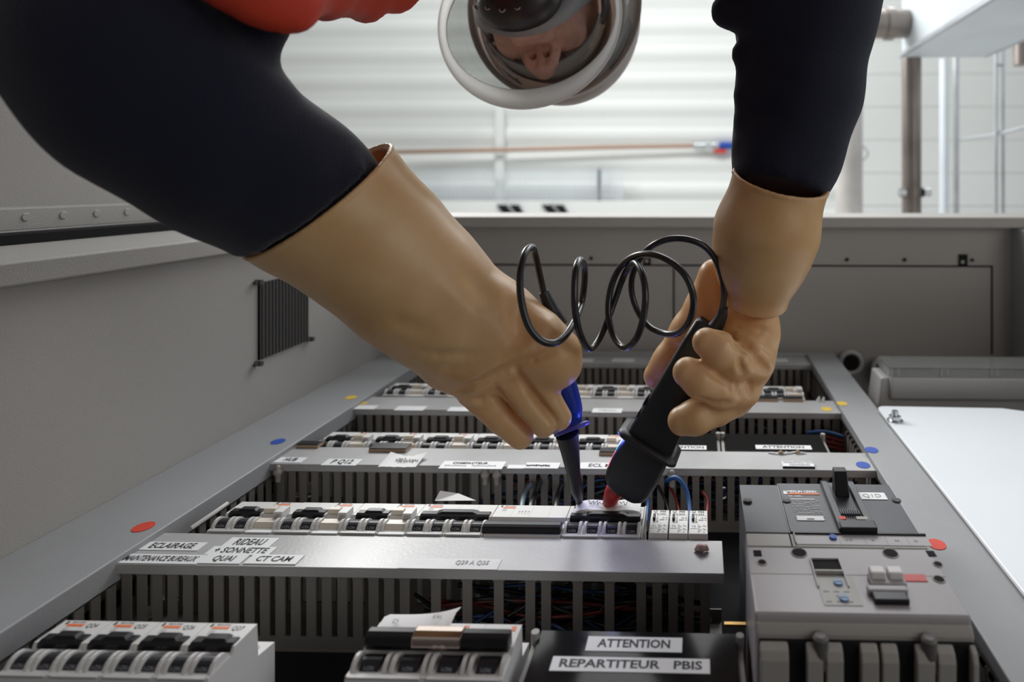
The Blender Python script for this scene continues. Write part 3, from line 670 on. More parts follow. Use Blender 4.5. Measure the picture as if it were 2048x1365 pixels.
# ================================================================== DIN RAILS AND BREAKERS
ROWS = {'front': .3860, 'probed': .5505, 'third': .7335, 'far': .9075}
RN = {'front': 'rail under the frontmost breakers', 'probed': 'rail under the breakers the probes point at', 'third': 'rail under the breakers behind the second cover', 'far': 'rail under the farthest breakers'}
for k, y in ROWS.items():
    mb = MB(); mb.prism([(y + .005, -.078), (y + .040, -.078), (y + .040, -.071), (y + .043, -.071), (y + .043, -.070), (y + .038, -.070), (y + .038, -.076), (y + .007, -.076), (y + .007, -.070), (y + .002, -.070), (y + .002, -.071), (y + .005, -.071)], -.49, .195 if k in ('third', 'far') else .004 if k == 'probed' else -.12, 'galvanised')
    tag(mb.build('din_rail'), 'thin metal ' + RN[k], 'rail')
BODY = [(-.018, 0), (-.018, .042), (-.001, .045), (0, .062), (.0015, .066), (.022, .066), (.024, .070), (.045, .070), (.046, .046), (.063, .043), (.063, 0)]
def cheeks(mb, x, n=11):                                # white curved cheek beside a toggle
    prof = [(.0035, .064)] + [(.0125 - .0088 * math.cos(math.pi * k / n), .0625 + .0098 * math.sin(math.pi * k / n)) for k in range(n + 1)] + [(.0215, .064)]
    mb.prism(prof, x - .00115, x + .00115, 'white_plastic')
def toggle(t, x, w, txt=True):
    mb = MB(); n = 12; prof = [(.0125 - .0078 * math.cos(math.pi * k / n), .0620 + .0088 * math.sin(math.pi * k / n)) for k in range(n + 1)]
    mb.prism(prof, x - w / 2, x + w / 2, 'toggle_black')
    if txt:
        a = .9; ny, nz = -math.sin(a), math.cos(a)
        mb.text('I-ON', x, .0125 - .0080 * math.sin(a) , .0620 + .0090 * math.cos(a) + .0002, .0034, 'toggle_ink', sx=.95, bold=.0, uy=(0, math.cos(a), math.sin(a)))
    return mb.build('toggle', t)

def handle_bar(t, x0, x1, hump=True, y=.0235, z=.068):
    mb = MB(); prof = [(y, z), (y - .0012, z + .004), (y - .0006, z + .0072), (y + .002, z + .0085), (y + .0075, z + .0085), (y + .0090, z + .006), (y + .0090, z)]
    mb.prism(prof, x0, x1, 'black_plastic')
    if hump:
        L = x1 - x0; a, b, c, d = x0 + L * .22, x0 + L * .30, x0 + L * .74, x0 + L * .82
        mb.add([(a, y + .002, z + .0084), (d, y + .002, z + .0084), (d, y + .009, z + .0084), (a, y + .009, z + .0084), (b, y + .003, z + .0100), (c, y + .003, z + .0100), (c, y + .0085, z + .0100), (b, y + .0085, z + .0100)],
               [(4, 5, 6, 7), (0, 1, 5, 4), (1, 2, 6, 5), (2, 3, 7, 6), (3, 0, 4, 7)], 'black_plastic')
    return mb.build('handle_bar', t, bevel=.0005)
BODY2 = [(-.0005, 0)] + BODY[3:]
def breaker(label, loc, npol, pw, vigi=0.0, marks=None, group=None, bar=True, low_bar=False, txt=True, scale=None, name='circuit_breaker'):
    t = thing(name, label, 'circuit breaker', (0, 0, 0), group=group); W = npol * pw + vigi; g = .0002; prof_ = BODY if loc[1] < .45 else BODY2
    mb = MB(); mb.prism(prof_, g, npol * pw - g, 'white_plastic')
    for k in range(npol + 1):
        if 0 < k < npol: mb.box(k * pw - .00012, k * pw + .00012, .0243, .0448, .0700, .07005, 'ink_faint')
    for k in range(npol):
        if not low_bar:
            cheeks(mb, k * pw + .0024); cheeks(mb, (k + 1) * pw - .0024)
    for k in range(npol):                               # terminal screws on the two shoulders
        for yy, zz in ((-.010, .0436), (.054, .0448))[0 if loc[1] < .45 else 1:]: mb.disc((k + .5) * pw, yy, zz - .0004, .0032, .0008, 'grey_plastic', 12)
    mb.build('body', t, bevel=.0004, seg=1)
    if not low_bar:
        for k in range(0, npol, 2):
            mb = MB(); mb.box(k * pw + .002, min(k + 2, npol) * pw - .002, -.0004, .0030, .0652, .0668, 'grey_plastic'); mb.build('marker_strip', t, bevel=.0003)
        for k in range(npol): toggle(t, (k + .5) * pw, pw * .50, txt)
    if bar and not low_bar: handle_bar(t, pw * .18, npol * pw - pw * .12, npol > 1, z=.0628)
    if low_bar:
        mb = MB(); mb.prism([(.004, .064), (.003, .067), (.004, .0715), (.007, .0728), (.0125, .0728), (.0145, .070), (.0145, .064)], -.002, W - .001, 'black_plastic')
        mb.build('handle_bar', t, bevel=.0008)
    if vigi:
        x0, x1 = npol * pw, W; mb = MB(); mb.prism(prof_, x0 + g, x1 - g, 'white_plastic'); mb.build('earth_leakage_block', t, bevel=.0004, seg=1)
        mb = MB(); cheeks(mb, x0 + .0022); cheeks(mb, x1 - .0022)
        mb.prism([(.006, .065), (.009, .0705), (.016, .0705), (.019, .065)], x0 + .004, x1 - .004, 'cream_plastic'); mb.build('cheek_cover', t)
        mb = MB(); mb.box(x0 + .0005, x0 + .0125, .0245, .0305, .0700, .0745, 'cream_plastic'); mb.build('reset_tongue', t, bevel=.0008)
        mb = MB(); mb.box(x1 - .0105, x1 - .0015, .0165, .0285, .0680, .0760, 'white_plastic'); mb.box(x1 - .0085, x1 - .0035, .0155, .0166, .0690, .0740, 'grey_plastic'); mb.build('test_knob', t, bevel=.0008)
        mb = MB(); mb.box(x0 + .001, x1 - .001, -.0004, .0030, .0650, .0664, 'label_white'); mb.build('marker_strip', t)
    # printed logo: dark square, small name, orange strip
    mb = MB(); bx = (x0 + .001 if vigi else .0035)
    mb.box(bx, bx + .0016, .0412, .0440, .0700, .0702, 'ink'); mb.text('MERLIN GERIN', bx + .0090, .0432, .07015, .0016, 'ink', sx=.95, bold=.02); mb.box(bx + .0026, bx + .0150, .0392, .0416, .0700, .0702, 'orange')
    for k in range(3): mb.box(bx + .0030, bx + .0075, .0345 + k * .0014, .0349 + k * .0014, .0700, .0701, 'ink_faint')
    if marks: mb.text(marks, npol * pw * .70, .0400, .0702, .0056, 'ink', sx=.85)
    if low_bar:
        for k in range(4): mb.text('X', pw * (1.35 + .17 * k), .0335, .0702, .0028, 'ink')
        for k in range(4): mb.text('Y', pw * (1.35 + .17 * k), .0300, .0702, .0022, 'ink')
    mb.build('printed_label', t)
    t.location = (loc[0], loc[1], loc[2]); ORG[t.name] = Vector((0, 0, 0)); return t
ZR = -.070
O = ['first', 'second', 'third', 'fourth', 'fifth', 'sixth', 'seventh', 'eighth', 'ninth', 'tenth']
# front row: four double pole breakers and one wide one
for k in range(4):
    breaker('white two-pole breaker marked Q2%d in the frontmost row on the left' % (4 + k), (-.4674 + k * .036, ROWS['front'], ZR), 2, .018, marks='Q2%d' % (4 + k), group='two-pole breakers of the front row', txt=True)
b28 = breaker('wide white four-pole breaker marked Q28 in the centre of the front row', (0, 0, -1), 4, .0262, group=None, bar=False, txt=True)
for c in b28.children:
    if c.name.startswith('printed'): bpy.data.objects.remove(c)
mb = MB()
mb.prism([(.0200, .0690), (.0180, .0735), (.0190, .0790), (.0225, .0805), (.0275, .0800), (.0290, .0760), (.0290, .0690)], .003, .1025, 'black_plastic'); mb.build('handle_bar', b28, bevel=.0008)
mb = MB(); mb.prism([(.0192, .0700), (.0172, .0735), (.0180, .0796), (.0225, .0815), (.0282, .0810), (.0300, .0760)], .036, .070, 'sleeve_shine'); mb.build('bar_highlight', b28, bevel=.0008, label='pinkish highlight on the bar, modelled as a shiny sleeve')  # reflective highlight on the bar's clear plastic, built as a metal sleeve

mb = MB(); n = 14
r0 = [(.002 + .052 * i / n, .0300, .0712) for i in range(n + 1)]; r1 = [(.003 + .053 * i / n, .0455, .0716 + (.002 if i < n - 2 else .006)) for i in range(n + 1)]; r2 = [(.005 + .053 * i / n, .0500, .0722 + .0065 * (i / n) ** 3) for i in range(n + 1)]
mb.loft([r0, r1, r2], 'paper', closed=False); mb.text('D', .014, .040, .0745, .006, 'ink'); mb.text('EAU', .044, .043, .0760, .005, 'ink', sx=.9); mb.build('paper_note', b28)
mb = MB(); mb.text('Q28', .080, .0350, .0703, .0072, 'ink', sx=.95); mb.box(.064, .067, .0385, .0430, .0700, .0703, 'orange'); mb.box(.0985, .1015, .0385, .0430, .0700, .0703, 'orange'); mb.box(.056, .0645, .0395, .0425, .0700, .0702, 'wax'); mb.build('printed_label', b28)
b28.location = (-.2340, .3885, ZR + .001)
# probed row
X = -.4627
for k in range(3): breaker('two-pole breaker with cream side block, %s from left in the probed row' % O[k], (X, ROWS['probed'], ZR), 2, .0183, vigi=.0262, group='two-pole breakers with side block, probed row'); X += .0628
breaker('white four-pole breaker with a black bar just left of the unit with blank face', (X, ROWS['probed'], ZR), 4, .0182); X += .0731
breaker('blank faced white unit with a low black bar in the probed row', (X, ROWS['probed'], ZR), 4, .0181, low_bar=True, name='differential_unit'); X += .0727
bp = breaker('white four-pole breaker under the red probe tip with a handwritten paper strip', (X, ROWS['probed'], ZR), 4, .0184)
XB = X
mb = MB(); n = 24
def wav(i): return .0712 + .0022 * math.sin(i / n * math.pi) + .0012 * math.sin(i / n * 9)
rr = [[(.006 + .064 * i / n, .0330 + j * .006 + (.004 * i / n if j == 2 else 0), wav(i) + j * .0012) for i in range(n + 1)] for j in range(3)]
mb.loft(rr, 'paper', closed=False); scribble(mb, .018, .056, .036, .044, .0764, seed=21, n=30, r=.0003); mb.build('paper_strip', bp, label='curled handwritten paper strip')
for c in bp.children:
    if c.name.startswith('paper'): ORG[c.name] = Vector((0, 0, 0))
mb = MB(); mb.prism([(.0, .045), (.0, .066), (.046, .0705), (.046, .045)], .0738, .0752, 'grey_plastic'); mb.build('end_plate', bp)
# paper scrap sticking up behind the fourth unit, slanted peg at the left end
mb = MB(); c = Vector((-.2680, .6000, .0010)); mb.add([c, c + Vector((.042, .0, .0008)), c + Vector((.020, .010, .0025)), c + Vector((.002, .008, .0060))], [(0, 1, 2, 3)], 'paper'); tag(mb.build('paper_scrap', solid=.0004), 'small white paper scrap poking up behind the four-pole breaker', 'paper')
mb = MB(); mb.tube([G(383, 1057, -.006), Vector((-.4745, .575, .0)), Vector((-.4735, .590, .001))], .0020, 'white_plastic', 8); tag(mb.build('cable_tie', bevel=0), 'white slanted strip left of the first breaker in the probed row', 'cable tie')
# three small module switches T1 T2 T3
def fuse_holder(k):
    t = thing('fuse_switch', 'narrow white module marked T%d right of the probed breakers' % (k + 1), 'switch module', (0, 0, 0), group='narrow modules T1 to T3'); w_ = .0183
    mb = MB(); mb.prism([(-.015, 0), (-.015, .040), (0, .043), (0, .066), (.002, .0690), (.041, .0690), (.043, .066), (.043, .043), (.058, .040), (.058, 0)], .0004, w_ - .0004, 'white_plastic'); mb.build('body', t, bevel=.0006)
    mb = MB(); z = .0691; b_ = .02
    mb.cyl((.0045, .0385, .0690), (.0045, .0385, .0692), .0018, 'ink', 16); mb.cyl((.0045, .0385, .0692), (.0045, .0385, .0693), .0012, 'white_plastic', 16)
    mb.text('FSS', .0118, .0382, z, .0036, 'ink', sx=1.2, bold=.03); mb.text('10-220', .0092, .0340, z, .0034, 'ink', sx=1.15, bold=.015)
    mb.box(.0065, .0165, .0318, .0320, .069, z, 'ink'); mb.text('16 A', .0138, .0275, z, .0026, 'ink', sx=1.2, bold=.03); mb.text('250 V', .0130, .0240, z, .0026, 'ink', sx=1.2, bold=.03)
    mb.text('I', .0072, .0305, z, .0026, 'ink', bold=.03); mb.text('0', .0072, .0205, z, .0030, 'ink', bold=.03)
    for q in range(3): mb.box(.0068, .0076, .0225 + q * .0025, .0235 + q * .0025, .069, z, 'ink')
    for q in range(7):
        mb.box(.0085, .0085 + .0016 + .0022 * ((q * 7) % 3) / 2, .0040 + q * .0019, .0045 + q * .0019, .069, z, 'ink')
        mb.box(.0135, .0135 + .0030 * ((q * 5 + 1) % 3) / 2, .0040 + q * .0019, .0046 + q * .0019, .069, z, 'ink')
    mb.build('print', t)
    mb = MB(); mb.box(.0016, .0078, .0100, .0162, .0690, .0693, 'label_white'); mb.text('T%d' % (k + 1), .0046, .0130, .0694, .0040, 'ink', sx=.95, bold=.01); mb.build('label', t)
    mb = MB(); mb.box(.0028, .0052, .0215, .0300, .0690, .0722, 'black_plastic'); mb.build('toggle', t, bevel=.0006)
    t.location = (-.0480 + k * .0187, .5510, ZR)
for k in range(3): fuse_holder(k)
# third and far rows
for k in range(6): breaker('small white breaker, %s from the left in the row behind the second cover' % O[k], (-.483 + k * .0652, ROWS['third'], ZR - .006), 2, .0190, vigi=.0270, group='breakers of the third row', txt=False)
for k in range(10): breaker('small white breaker, %s from the left in the farthest row' % O[k], (-.488 + k * .0647, ROWS['far'], ZR), 2, .0188, vigi=.0268, group='breakers of the farthest row', txt=False)

# smoked terminal covers with warning labels
def terminal_cover(label, x0, x1, y0, y1, zt, labels, posts=True, group=None):
    t = thing('terminal_cover', label, 'terminal cover', ((x0 + x1) / 2, (y0 + y1) / 2, -.078), group=group)
    mb = MB(); mb.box(x0, x1, y0, y1, -.070, zt - .020, 'black_plastic')
    for k in range(6): xx = x0 + (x1 - x0) * (k + .5) / 6; mb.box(xx - .004, xx + .004, y0 + .01, y1 - .01, zt - .020, zt - .012, 'mccb_tan')
    mb.build('terminal_block', t, bevel=.001)
    mb = MB(); mb.box(x0 - .001, x1 + .001, y0 - .002, y1 + .001, zt - .0015, zt, 'smoked'); mb.box(x0 - .001, x1 + .001, y0 - .002, y0, zt - .05, zt - .0015, 'smoked'); mb.build('smoked_lid', t, bevel=.0006)
    for (px0, px1, yb, yt, s_, tw) in labels:
        a = G(px0, yb, zt); b = G(px1, yb, zt); c = G(px0, yt, zt); mb = MB(); mb.box(a.x, b.x, a.y, c.y, zt + .0001, zt + .0004, 'label_white')
        vs, _ = text_geo(s_, .03); w_ = max(v.x for v in vs) - min(v.x for v in vs); size = (c.y - a.y) * .55 / .7
        mb.text(s_, (a.x + b.x) / 2, (a.y + c.y) / 2, zt + .0005, size, 'ink', sx=(b.x - a.x) * tw / (w_ * size), bold=.03); mb.build('label', t)
    if posts:
        for xx in (x0 - .0035, x1 + .0035):
            mb = MB(); mb.box(xx - .002, xx + .002, y0 - .002, y1 - .004, zt - .03, zt - .004, 'mccb_tan'); mb.cyl((xx, y1 - .006, zt - .01), (xx, y1 - .006, zt + .004), .003, 'mccb_tan', 12); mb.build('side_post', t, bevel=.0008)
terminal_cover('black smoked terminal cover with two warning labels in the front row', -.1170, .0255, .375, .4425, -.010, [(1170, 1364, 1303, 1274, 'ATTENTION', .76), (1098, 1420, 1343, 1314, 'REPARTITEUR   PBIS', .9)])
terminal_cover('small smoked terminal cover with a label, behind the black tester', -.0850, .0200, .742, .790, -.008, [(1322, 1413, 899.5, 891.5, 'ATTENTION', .9)])
terminal_cover('small smoked terminal cover with a label, right of the one behind the tester', .0330, .1560, .742, .790, -.008, [(1512, 1624, 899, 891, 'ATTENTION', .75)])

# ================================================================== MAIN MOULDED-CASE BREAKER
ZM = .039; x0, x1 = .0370, .1772
t = thing('main_breaker', 'large dark grey and beige moulded main breaker marked Q1D at the right', 'circuit breaker', ((x0 + x1) / 2, .45, -.078))
def mg(px, py, z=ZM): return G(px, py, z)
mb = MB(); mb.prism([(.487, -.078), (.487, ZM - .001), (.488, ZM), (.5645, ZM), (.567, ZM - .003), (.567, -.078)], x0, x1, 'mccb_dark'); body = mb.build('upper_body', t, bevel=.0012)
mb = MB(); xs_ = x0 + .0352; mb.box(xs_, xs_ + .0008, .487, .566, ZM, ZM + .0006, 'mccb_grey'); mb.box(xs_ + .001, x1 - .001, .4875, .5655, ZM, ZM + .0012, 'mccb_dark'); mb.build('front_cover', t, bevel=.0004)
for (px, py) in ((1495, 1004), (1573, 1005), (1793, 1005)):
    c = mg(px, py); mb = MB(); mb.disc(c.x, c.y, ZM + .001, .0040, .0010, 'black_plastic'); mb.disc(c.x, c.y, ZM + .002, .0028, .0004, 'mccb_shade'); mb.box(c.x - .0024, c.x + .0024, c.y - .0004, c.y + .0004, ZM + .0022, ZM + .0026, 'black_plastic'); mb.build('cover_screw', t)
Z1 = ZM + .0013
mb = MB(); a = mg(1567, 986, Z1); b = mg(1632, 986, Z1)
mb.cyl((a.x + .0015, a.y - .0008, Z1), (a.x + .0015, a.y - .0008, Z1 + .0002), .0020, 'white_ink', 16); mb.box(a.x, a.x + .003, a.y + .0014, a.y + .0030, Z1, Z1 + .0002, 'white_ink')
mb.text('MERLIN GERIN', (a.x + b.x) / 2 + .0020, a.y + .0018, Z1 + .0002, .0052, 'white_ink', sx=.78, bold=.03); mb.box(a.x + .0040, b.x + .0025, a.y - .0030, a.y - .0008, Z1, Z1 + .0003, 'orange')
mb.text('NS 100N', a.x + .0095, a.y - .0060, Z1 + .0002, .0040, 'white_ink', sx=.8)
rg = random.Random(4)
mb.box(a.x + .0040, a.x + .026, a.y - .0122, a.y - .0100, Z1, Z1 + .0002, 'mccb_grey')
for k in range(13):
    y = a.y - .0150 - k * .0024
    if k == 9: continue
    xx = a.x + .0042
    while xx < b.x - .002:
        wd = rg.uniform(.0015, .0050)
        if rg.random() < .72: mb.box(xx, min(xx + wd, b.x), y, y + .0009, Z1, Z1 + .0002, 'mccb_grey')
        xx += wd + .0012
mb.build('rating_print', t)
mb = MB(); c = mg(1595, 1042, Z1); d_ = mg(1646, 1034, Z1); mb.box(c.x, d_.x, c.y, d_.y, Z1 + .0001, Z1 + .0005, 'label_white'); mb.box((c.x + d_.x) / 2 - .003, (c.x + d_.x) / 2 + .003, c.y + .001, c.y + .0025, Z1 + .0005, Z1 + .0006, 'ink'); mb.build('rating_sticker', t)
mb = MB(); c = mg(1719, 1000, Z1); d_ = mg(1768, 987, Z1); mb.box(c.x, d_.x, c.y, d_.y, Z1 + .0001, Z1 + .0005, 'label_white'); mb.text('Q1D', (c.x + d_.x) / 2, (c.y + d_.y) / 2, Z1 + .0007, .0082, 'ink_faint', sx=1.0, bold=.01); mb.build('circuit_label', t, label='white label reading Q1D')
# raised toggle housing and lever
hx0, hx1 = .1125, .1420
mb = MB(); mb.prism([(.4880, ZM), (.4880, ZM + .004), (.494, ZM + .0055), (.560, ZM + .0060), (.566, ZM + .004), (.566, ZM)], hx0, hx0 + .0055, 'mccb_dark')
mb.prism([(.4880, ZM), (.4880, ZM + .004), (.494, ZM + .0055), (.560, ZM + .0060), (.566, ZM + .004), (.566, ZM)], hx1 - .0055, hx1, 'mccb_dark')
mb.box(hx0 + .0055, hx1 - .0055, .490, .566, ZM, ZM + .0022, 'mccb_dark')
mb.box(hx0 + .0065, hx1 - .0065, .518, .558, ZM + .0020, ZM + .0026, 'black_plastic')
for k in range(9): xx = hx0 + .0062 + k * .0019; mb.box(xx, xx + .0011, .508, .515, ZM + .0022, ZM + .0050, 'mccb_dark')
mb.build('toggle_housing', t, bevel=.0007)
mb = MB(); mb.add([(hx0 + .0090, .540, ZM + .002), (hx1 - .0080, .540, ZM + .002), (hx1 - .0080, .556, ZM + .002), (hx0 + .0090, .556, ZM + .002), (hx0 + .0095, .548, ZM + .0215), (hx1 - .0085, .548, ZM + .0215), (hx1 - .0085, .557, ZM + .0215), (hx0 + .0095, .557, ZM + .0215)],
        [(0, 3, 2, 1), (4, 5, 6, 7), (0, 1, 5, 4), (1, 2, 6, 5), (2, 3, 7, 6), (3, 0, 4, 7)], 'black_plastic'); mb.build('toggle_lever', t, bevel=.001)
mb = MB(); mb.box(hx0 + .0015, hx1 + .001, .4860, .4975, ZM + .001, ZM + .0060, 'black_plastic'); mb.build('lever_stop', t, bevel=.0008)
mb = MB(); mb.box(hx0 + .0025, hx0 + .0085, .4985, .5030, ZM + .0030, ZM + .0058, 'red_dot'); mb.box(hx1 - .0125, hx1 - .0030, .4985, .5030, ZM + .0030, ZM + .0058, 'mccb_tan'); mb.build('trip_indicator', t, bevel=.0003)
# trip unit with clear window
mb = MB(); mb.prism([(.4695, -.078), (.4695, ZM), (.4868, ZM), (.4868, -.078)], x0, x1, 'mccb_tan'); mb.build('trip_unit', t, bevel=.0010)
mb = MB(); c = mg(1594, 1090); d_ = mg(1596, 1069); c2_ = mg(1862, 1090)
mb.box(c.x, c2_.x, c.y, d_.y, ZM + .0001, ZM + .0005, 'mccb_grey'); mb.box(c.x, c2_.x, d_.y - .0010, d_.y + .0006, ZM, ZM + .0018, 'black_plastic'); mb.box(c.x - .0010, c.x, c.y, d_.y, ZM, ZM + .0018, 'mccb_tan')
for q in (.33, .52, .68, .84): xx = c.x + (c2_.x - c.x) * q; mb.box(xx, xx + .0003, c.y + .001, d_.y - .002, ZM + .0005, ZM + .0007, 'ink_faint')
for q, s_ in ((.40, 'x In'), (.58, 'Ir'), (.76, 'Im'), (.90, 'In')): mb.text(s_, c.x + (c2_.x - c.x) * q, (c.y + d_.y) / 2 - .001, ZM + .0007, .0040, 'ink', sx=.9)
mb.build('setting_window', t, bevel=.0003)
mb = MB(); e = mg(1666, 1078, ZM); mb.disc(e.x, e.y, ZM + .0005, .0030, .0015, 'blue_dot'); mb.build('setting_dial', t, label='blue dial')
# residual current block in front
mb = MB(); y0, y1 = .3965, .4690
mb.prism([(y0, -.02), (y0, ZM - .0012), (y0 + .0015, ZM), (y1, ZM), (y1, -.02)], x0 - .0006, x1 + .0006, 'mccb_grey'); mb.build('residual_current_block', t, bevel=.0016)
mb = MB(); c = mg(1500, 1148); mb.box(x0, x1, c.y, c.y + .0008, ZM, ZM + .0002, 'mccb_tan'); mb.build('seam', t)
for (px, py, r) in ((1598, 1107, .0058), (1781, 1108, .0058), (1524, 1126, .0034), (1876, 1130, .0034), (1878, 1160, .0040)):
    c = mg(px, py); mb = MB(); mb.tube([Vector((c.x + r * math.cos(k * math.pi / 12), c.y + r * math.sin(k * math.pi / 12), ZM + .0002)) for k in range(24)], .0005, 'mccb_tan', 6, closed=True); mb.disc(c.x, c.y, ZM, r, .0003, 'gasket'); mb.build('screw_hole', t)
for (px, py) in ((1515, 1107), (1862, 1108)):
    c = mg(px, py); mb = MB(); mb.box(c.x - .003, c.x + .003, c.y - .004, c.y + .003, ZM, ZM + .0004, 'gasket'); mb.build('latch_slot', t)
mb = MB(); a = mg(1638, 1176); b = mg(1696, 1176); c = mg(1634, 1121); ym = a.y + (c.y - a.y) * .45
mb.box(a.x, b.x, ym, c.y, ZM, ZM + .0003, 'gasket'); mb.box(a.x - .001, a.x, a.y, c.y, ZM, ZM + .0016, 'mccb_grey'); mb.box(b.x, b.x + .001, a.y, c.y, ZM, ZM + .0016, 'mccb_grey'); mb.box(a.x, b.x, c.y, c.y + .001, ZM, ZM + .0016, 'mccb_grey'); mb.box(a.x, b.x, ym, ym + .0015, ZM, ZM + .0030, 'mccb_tan'); mb.build('setting_recess', t)
mb = MB(); d_ = mg(1640, 1212); mb.box(a.x, a.x + .026, d_.y, ym - .001, ZM + .0001, ZM + .0004, 'mccb_tan')
for k in range(6): mb.box(a.x + .002 + (k % 3) * .007, a.x + .006 + (k % 3) * .007, d_.y + .003 + (k // 3) * .010, d_.y + .0036 + (k // 3) * .010, ZM + .0004, ZM + .0005, 'ink')
mb.text('I\u0394n', a.x + .013, d_.y + .0085, ZM + .0006, .004, 'ink'); mb.build('setting_print', t)
for (px, py) in ((1676, 1168), (1688, 1200)):
    c = mg(px, py); mb = MB(); mb.disc(c.x, c.y, ZM + .0004, .0032, .0014, 'dial_blue'); mb.box(c.x - .0026, c.x + .0026, c.y - .0004, c.y + .0004, ZM + .0018, ZM + .0022, 'mccb_grey'); mb.build('setting_dial', t, label='pale blue dial')

a = mg(1738, 1166); b = mg(1806, 1166); mb = MB(); mb.box(a.x, b.x + .001, a.y - .006, a.y + .006, ZM, ZM + .0035, 'mccb_grey'); mb.build('button_housing', t, bevel=.001)
for k in range(2):
    xx = a.x + .0010 + k * .0125; mb = MB(); mb.box(xx, xx + .0105, a.y - .002, a.y + .0065, ZM + .0030, ZM + .0085, 'white_plastic'); mb.build('push_button', t, bevel=.0012, label='white push button')
mb = MB(); c = mg(1806, 1164); d_ = mg(1848, 1151); mb.box(c.x, d_.x, c.y, d_.y, ZM, ZM + .0006, 'trip_red'); mb.build('trip_label', t, label='red label')
a = mg(1750, 1212); mb = MB(); mb.box(a.x, a.x + .0235, a.y, a.y + .0090, ZM, ZM + .0040, 'black_plastic'); mb.box(a.x - .002, a.x + .0255, a.y + .0090, a.y + .0145, ZM, ZM + .0045, 'mccb_grey'); mb.build('padlock_slide', t, bevel=.001)
# front step and slotted terminal shield
sx0, sx1 = x0 + .0015, x1 - .001
mb = MB(); mb.prism([(.3970, -.078), (.3970, .0345), (.3945, .0340), (.3925, .0310), (.3915, .0290), (.3915, -.078)], x0, x1, 'mccb_tan'); mb.build('lower_step', t, bevel=.0012)
mb = MB(); mb.box(sx0, sx1, .3885, .3916, -.078, .0262, 'gasket'); mb.build('shield_back', t)
mb = MB(); edges = [sx0, .0566, .0680, .0783, .0803, .0912, .1024, .1136, .1156, .1262, .1374, .1487, .1507, .1620, .1722, sx1]
for k in range(0, 16, 2):
    a_, b_ = edges[k], edges[k + 1]; mb.prism([(.3890, -.078), (.3825, -.078), (.3825, .0185), (.3845, .0235), (.3890, .0268)], a_, b_, 'mccb_tan')
mb.build('terminal_shield', t, bevel=.0011, seg=3)
for c in (.0775, .1465):
    mb = MB(); mb.cyl((c, .3880, .012), (c, .3880, .0305), .0052, 'mccb_shade', 20); mb.cyl((c, .3880, .0305), (c, .3880, .0320), .0052, 'mccb_shade', 20, r2=.0034); mb.build('screw_pillar', t)
mb = MB(); mb.box(x0 + .0345, x0 + .0355, .470, .486, ZM, ZM + .0004, 'gasket'); mb.build('trip_unit_seam', t)
# rails, brass bars beside it
for (y0_, z_, nm) in ((.4700, -.025, 'thin brass bar just left of the main breaker, the upper one'), (.4200, -.035, 'thin brass bar just left of the main breaker, the lower one')):
    mb = MB(); mb.box(.019, .036, y0_, y0_ + .003, z_, z_ + .002, 'brass'); tag(mb.build('brass_bar'), nm, 'bar')

mb = MB(); mb.tube([(.0285, .44, -.06), (.0275, .42, -.045), (.0265, .39, -.03), (.0290, .345, -.02)], .0028, 'wire_yellow', 8); tag(mb.build('yellow_wire'), 'yellow wire in the gap left of the main breaker', 'wire')

# ================================================================== WIRES
def wire(pts, m, label, group=None, r=.0016, n=6):
    mb = MB(); mb.tube(catmull(pts, n), r, m, 8); o = mb.build('wire'); tag(o, label, 'wire', group); return o
rg = random.Random(12)
CN = {'wire_red': 'red', 'wire_blue': 'blue', 'wire_black': 'black', 'wire_grey': 'grey'}
def bundle(x0, x1, y0, y1, counts, where, zlo=-.068, zhi=-.020):
    for m, n in counts.items():
        for _ in range(n):
            L = rg.uniform(.12, .35); a = rg.uniform(x0, max(x0, x1 - L * .7)); y = rg.uniform(y0, y1); z = rg.uniform(zlo, zhi); pts = []
            for k in range(7):
                x = a + L * k / 6
                if x > x1: break
                pts.append((x, min(y1, max(y0, y + rg.uniform(-.010, .010))), min(zhi, max(zlo, z + rg.uniform(-.014, .014)))))
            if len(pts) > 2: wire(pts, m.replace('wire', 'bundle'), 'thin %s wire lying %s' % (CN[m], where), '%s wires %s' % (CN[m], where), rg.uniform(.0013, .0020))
bundle(-.26, .015, .509, .544, {'wire_black': 10, 'wire_grey': 3, 'wire_red': 4, 'wire_blue': 3}, 'inside the nearest trunking', zhi=-.030)
bundle(-.28, .195, .693, .726, {'wire_black': 8, 'wire_grey': 3, 'wire_red': 5, 'wire_blue': 7}, 'inside the trunking with the handwritten notes')
bundle(-.02, .195, .862, .900, {'wire_black': 4, 'wire_blue': 8, 'wire_red': 3}, 'inside the trunking with yellow dots')
wire([P(1332, 962, .684), P(1352, 956, .676), P(1370, 975, .668), P(1378, 1005, .655), P(1382, 1050, .63)], 'wire_blue', 'blue wire arching out of the trunking above the narrow modules', r=.0026)
wire([P(1405, 985, .680), P(1414, 998, .672), P(1415, 1014, .66), P(1412, 1050, .63)], 'wire_red', 'short red wire rising behind module T3', r=.0021)
wire([P(1340, 975, .69), P(1352, 1000, .675), P(1362, 1040, .64)], 'wire_red', 'dark red wire rising behind module T2', r=.0016)
wire([P(1290, 985, .68), P(1296, 1000, .67), P(1292, 1045, .63)], 'wire_blue', 'blue wire rising behind module T1', r=.0022)
wire([P(1315, 972, .69), P(1330, 1000, .675), P(1342, 1040, .64)], 'wire_black', 'black wire rising between modules T1 and T2', r=.0018)
wire([P(1062, 968, .69), P(1050, 985, .68), P(1044, 1010, .65), P(1042, 1040, .63)], 'wire_grey', 'grey blue wire coming down behind the blank faced unit', r=.0030)
wire([P(1080, 962, .69), P(1070, 990, .68), P(1062, 1010, .65), P(1060, 1040, .63)], 'wire_black', 'black wire beside the grey blue wire behind the blank faced unit', r=.0030)
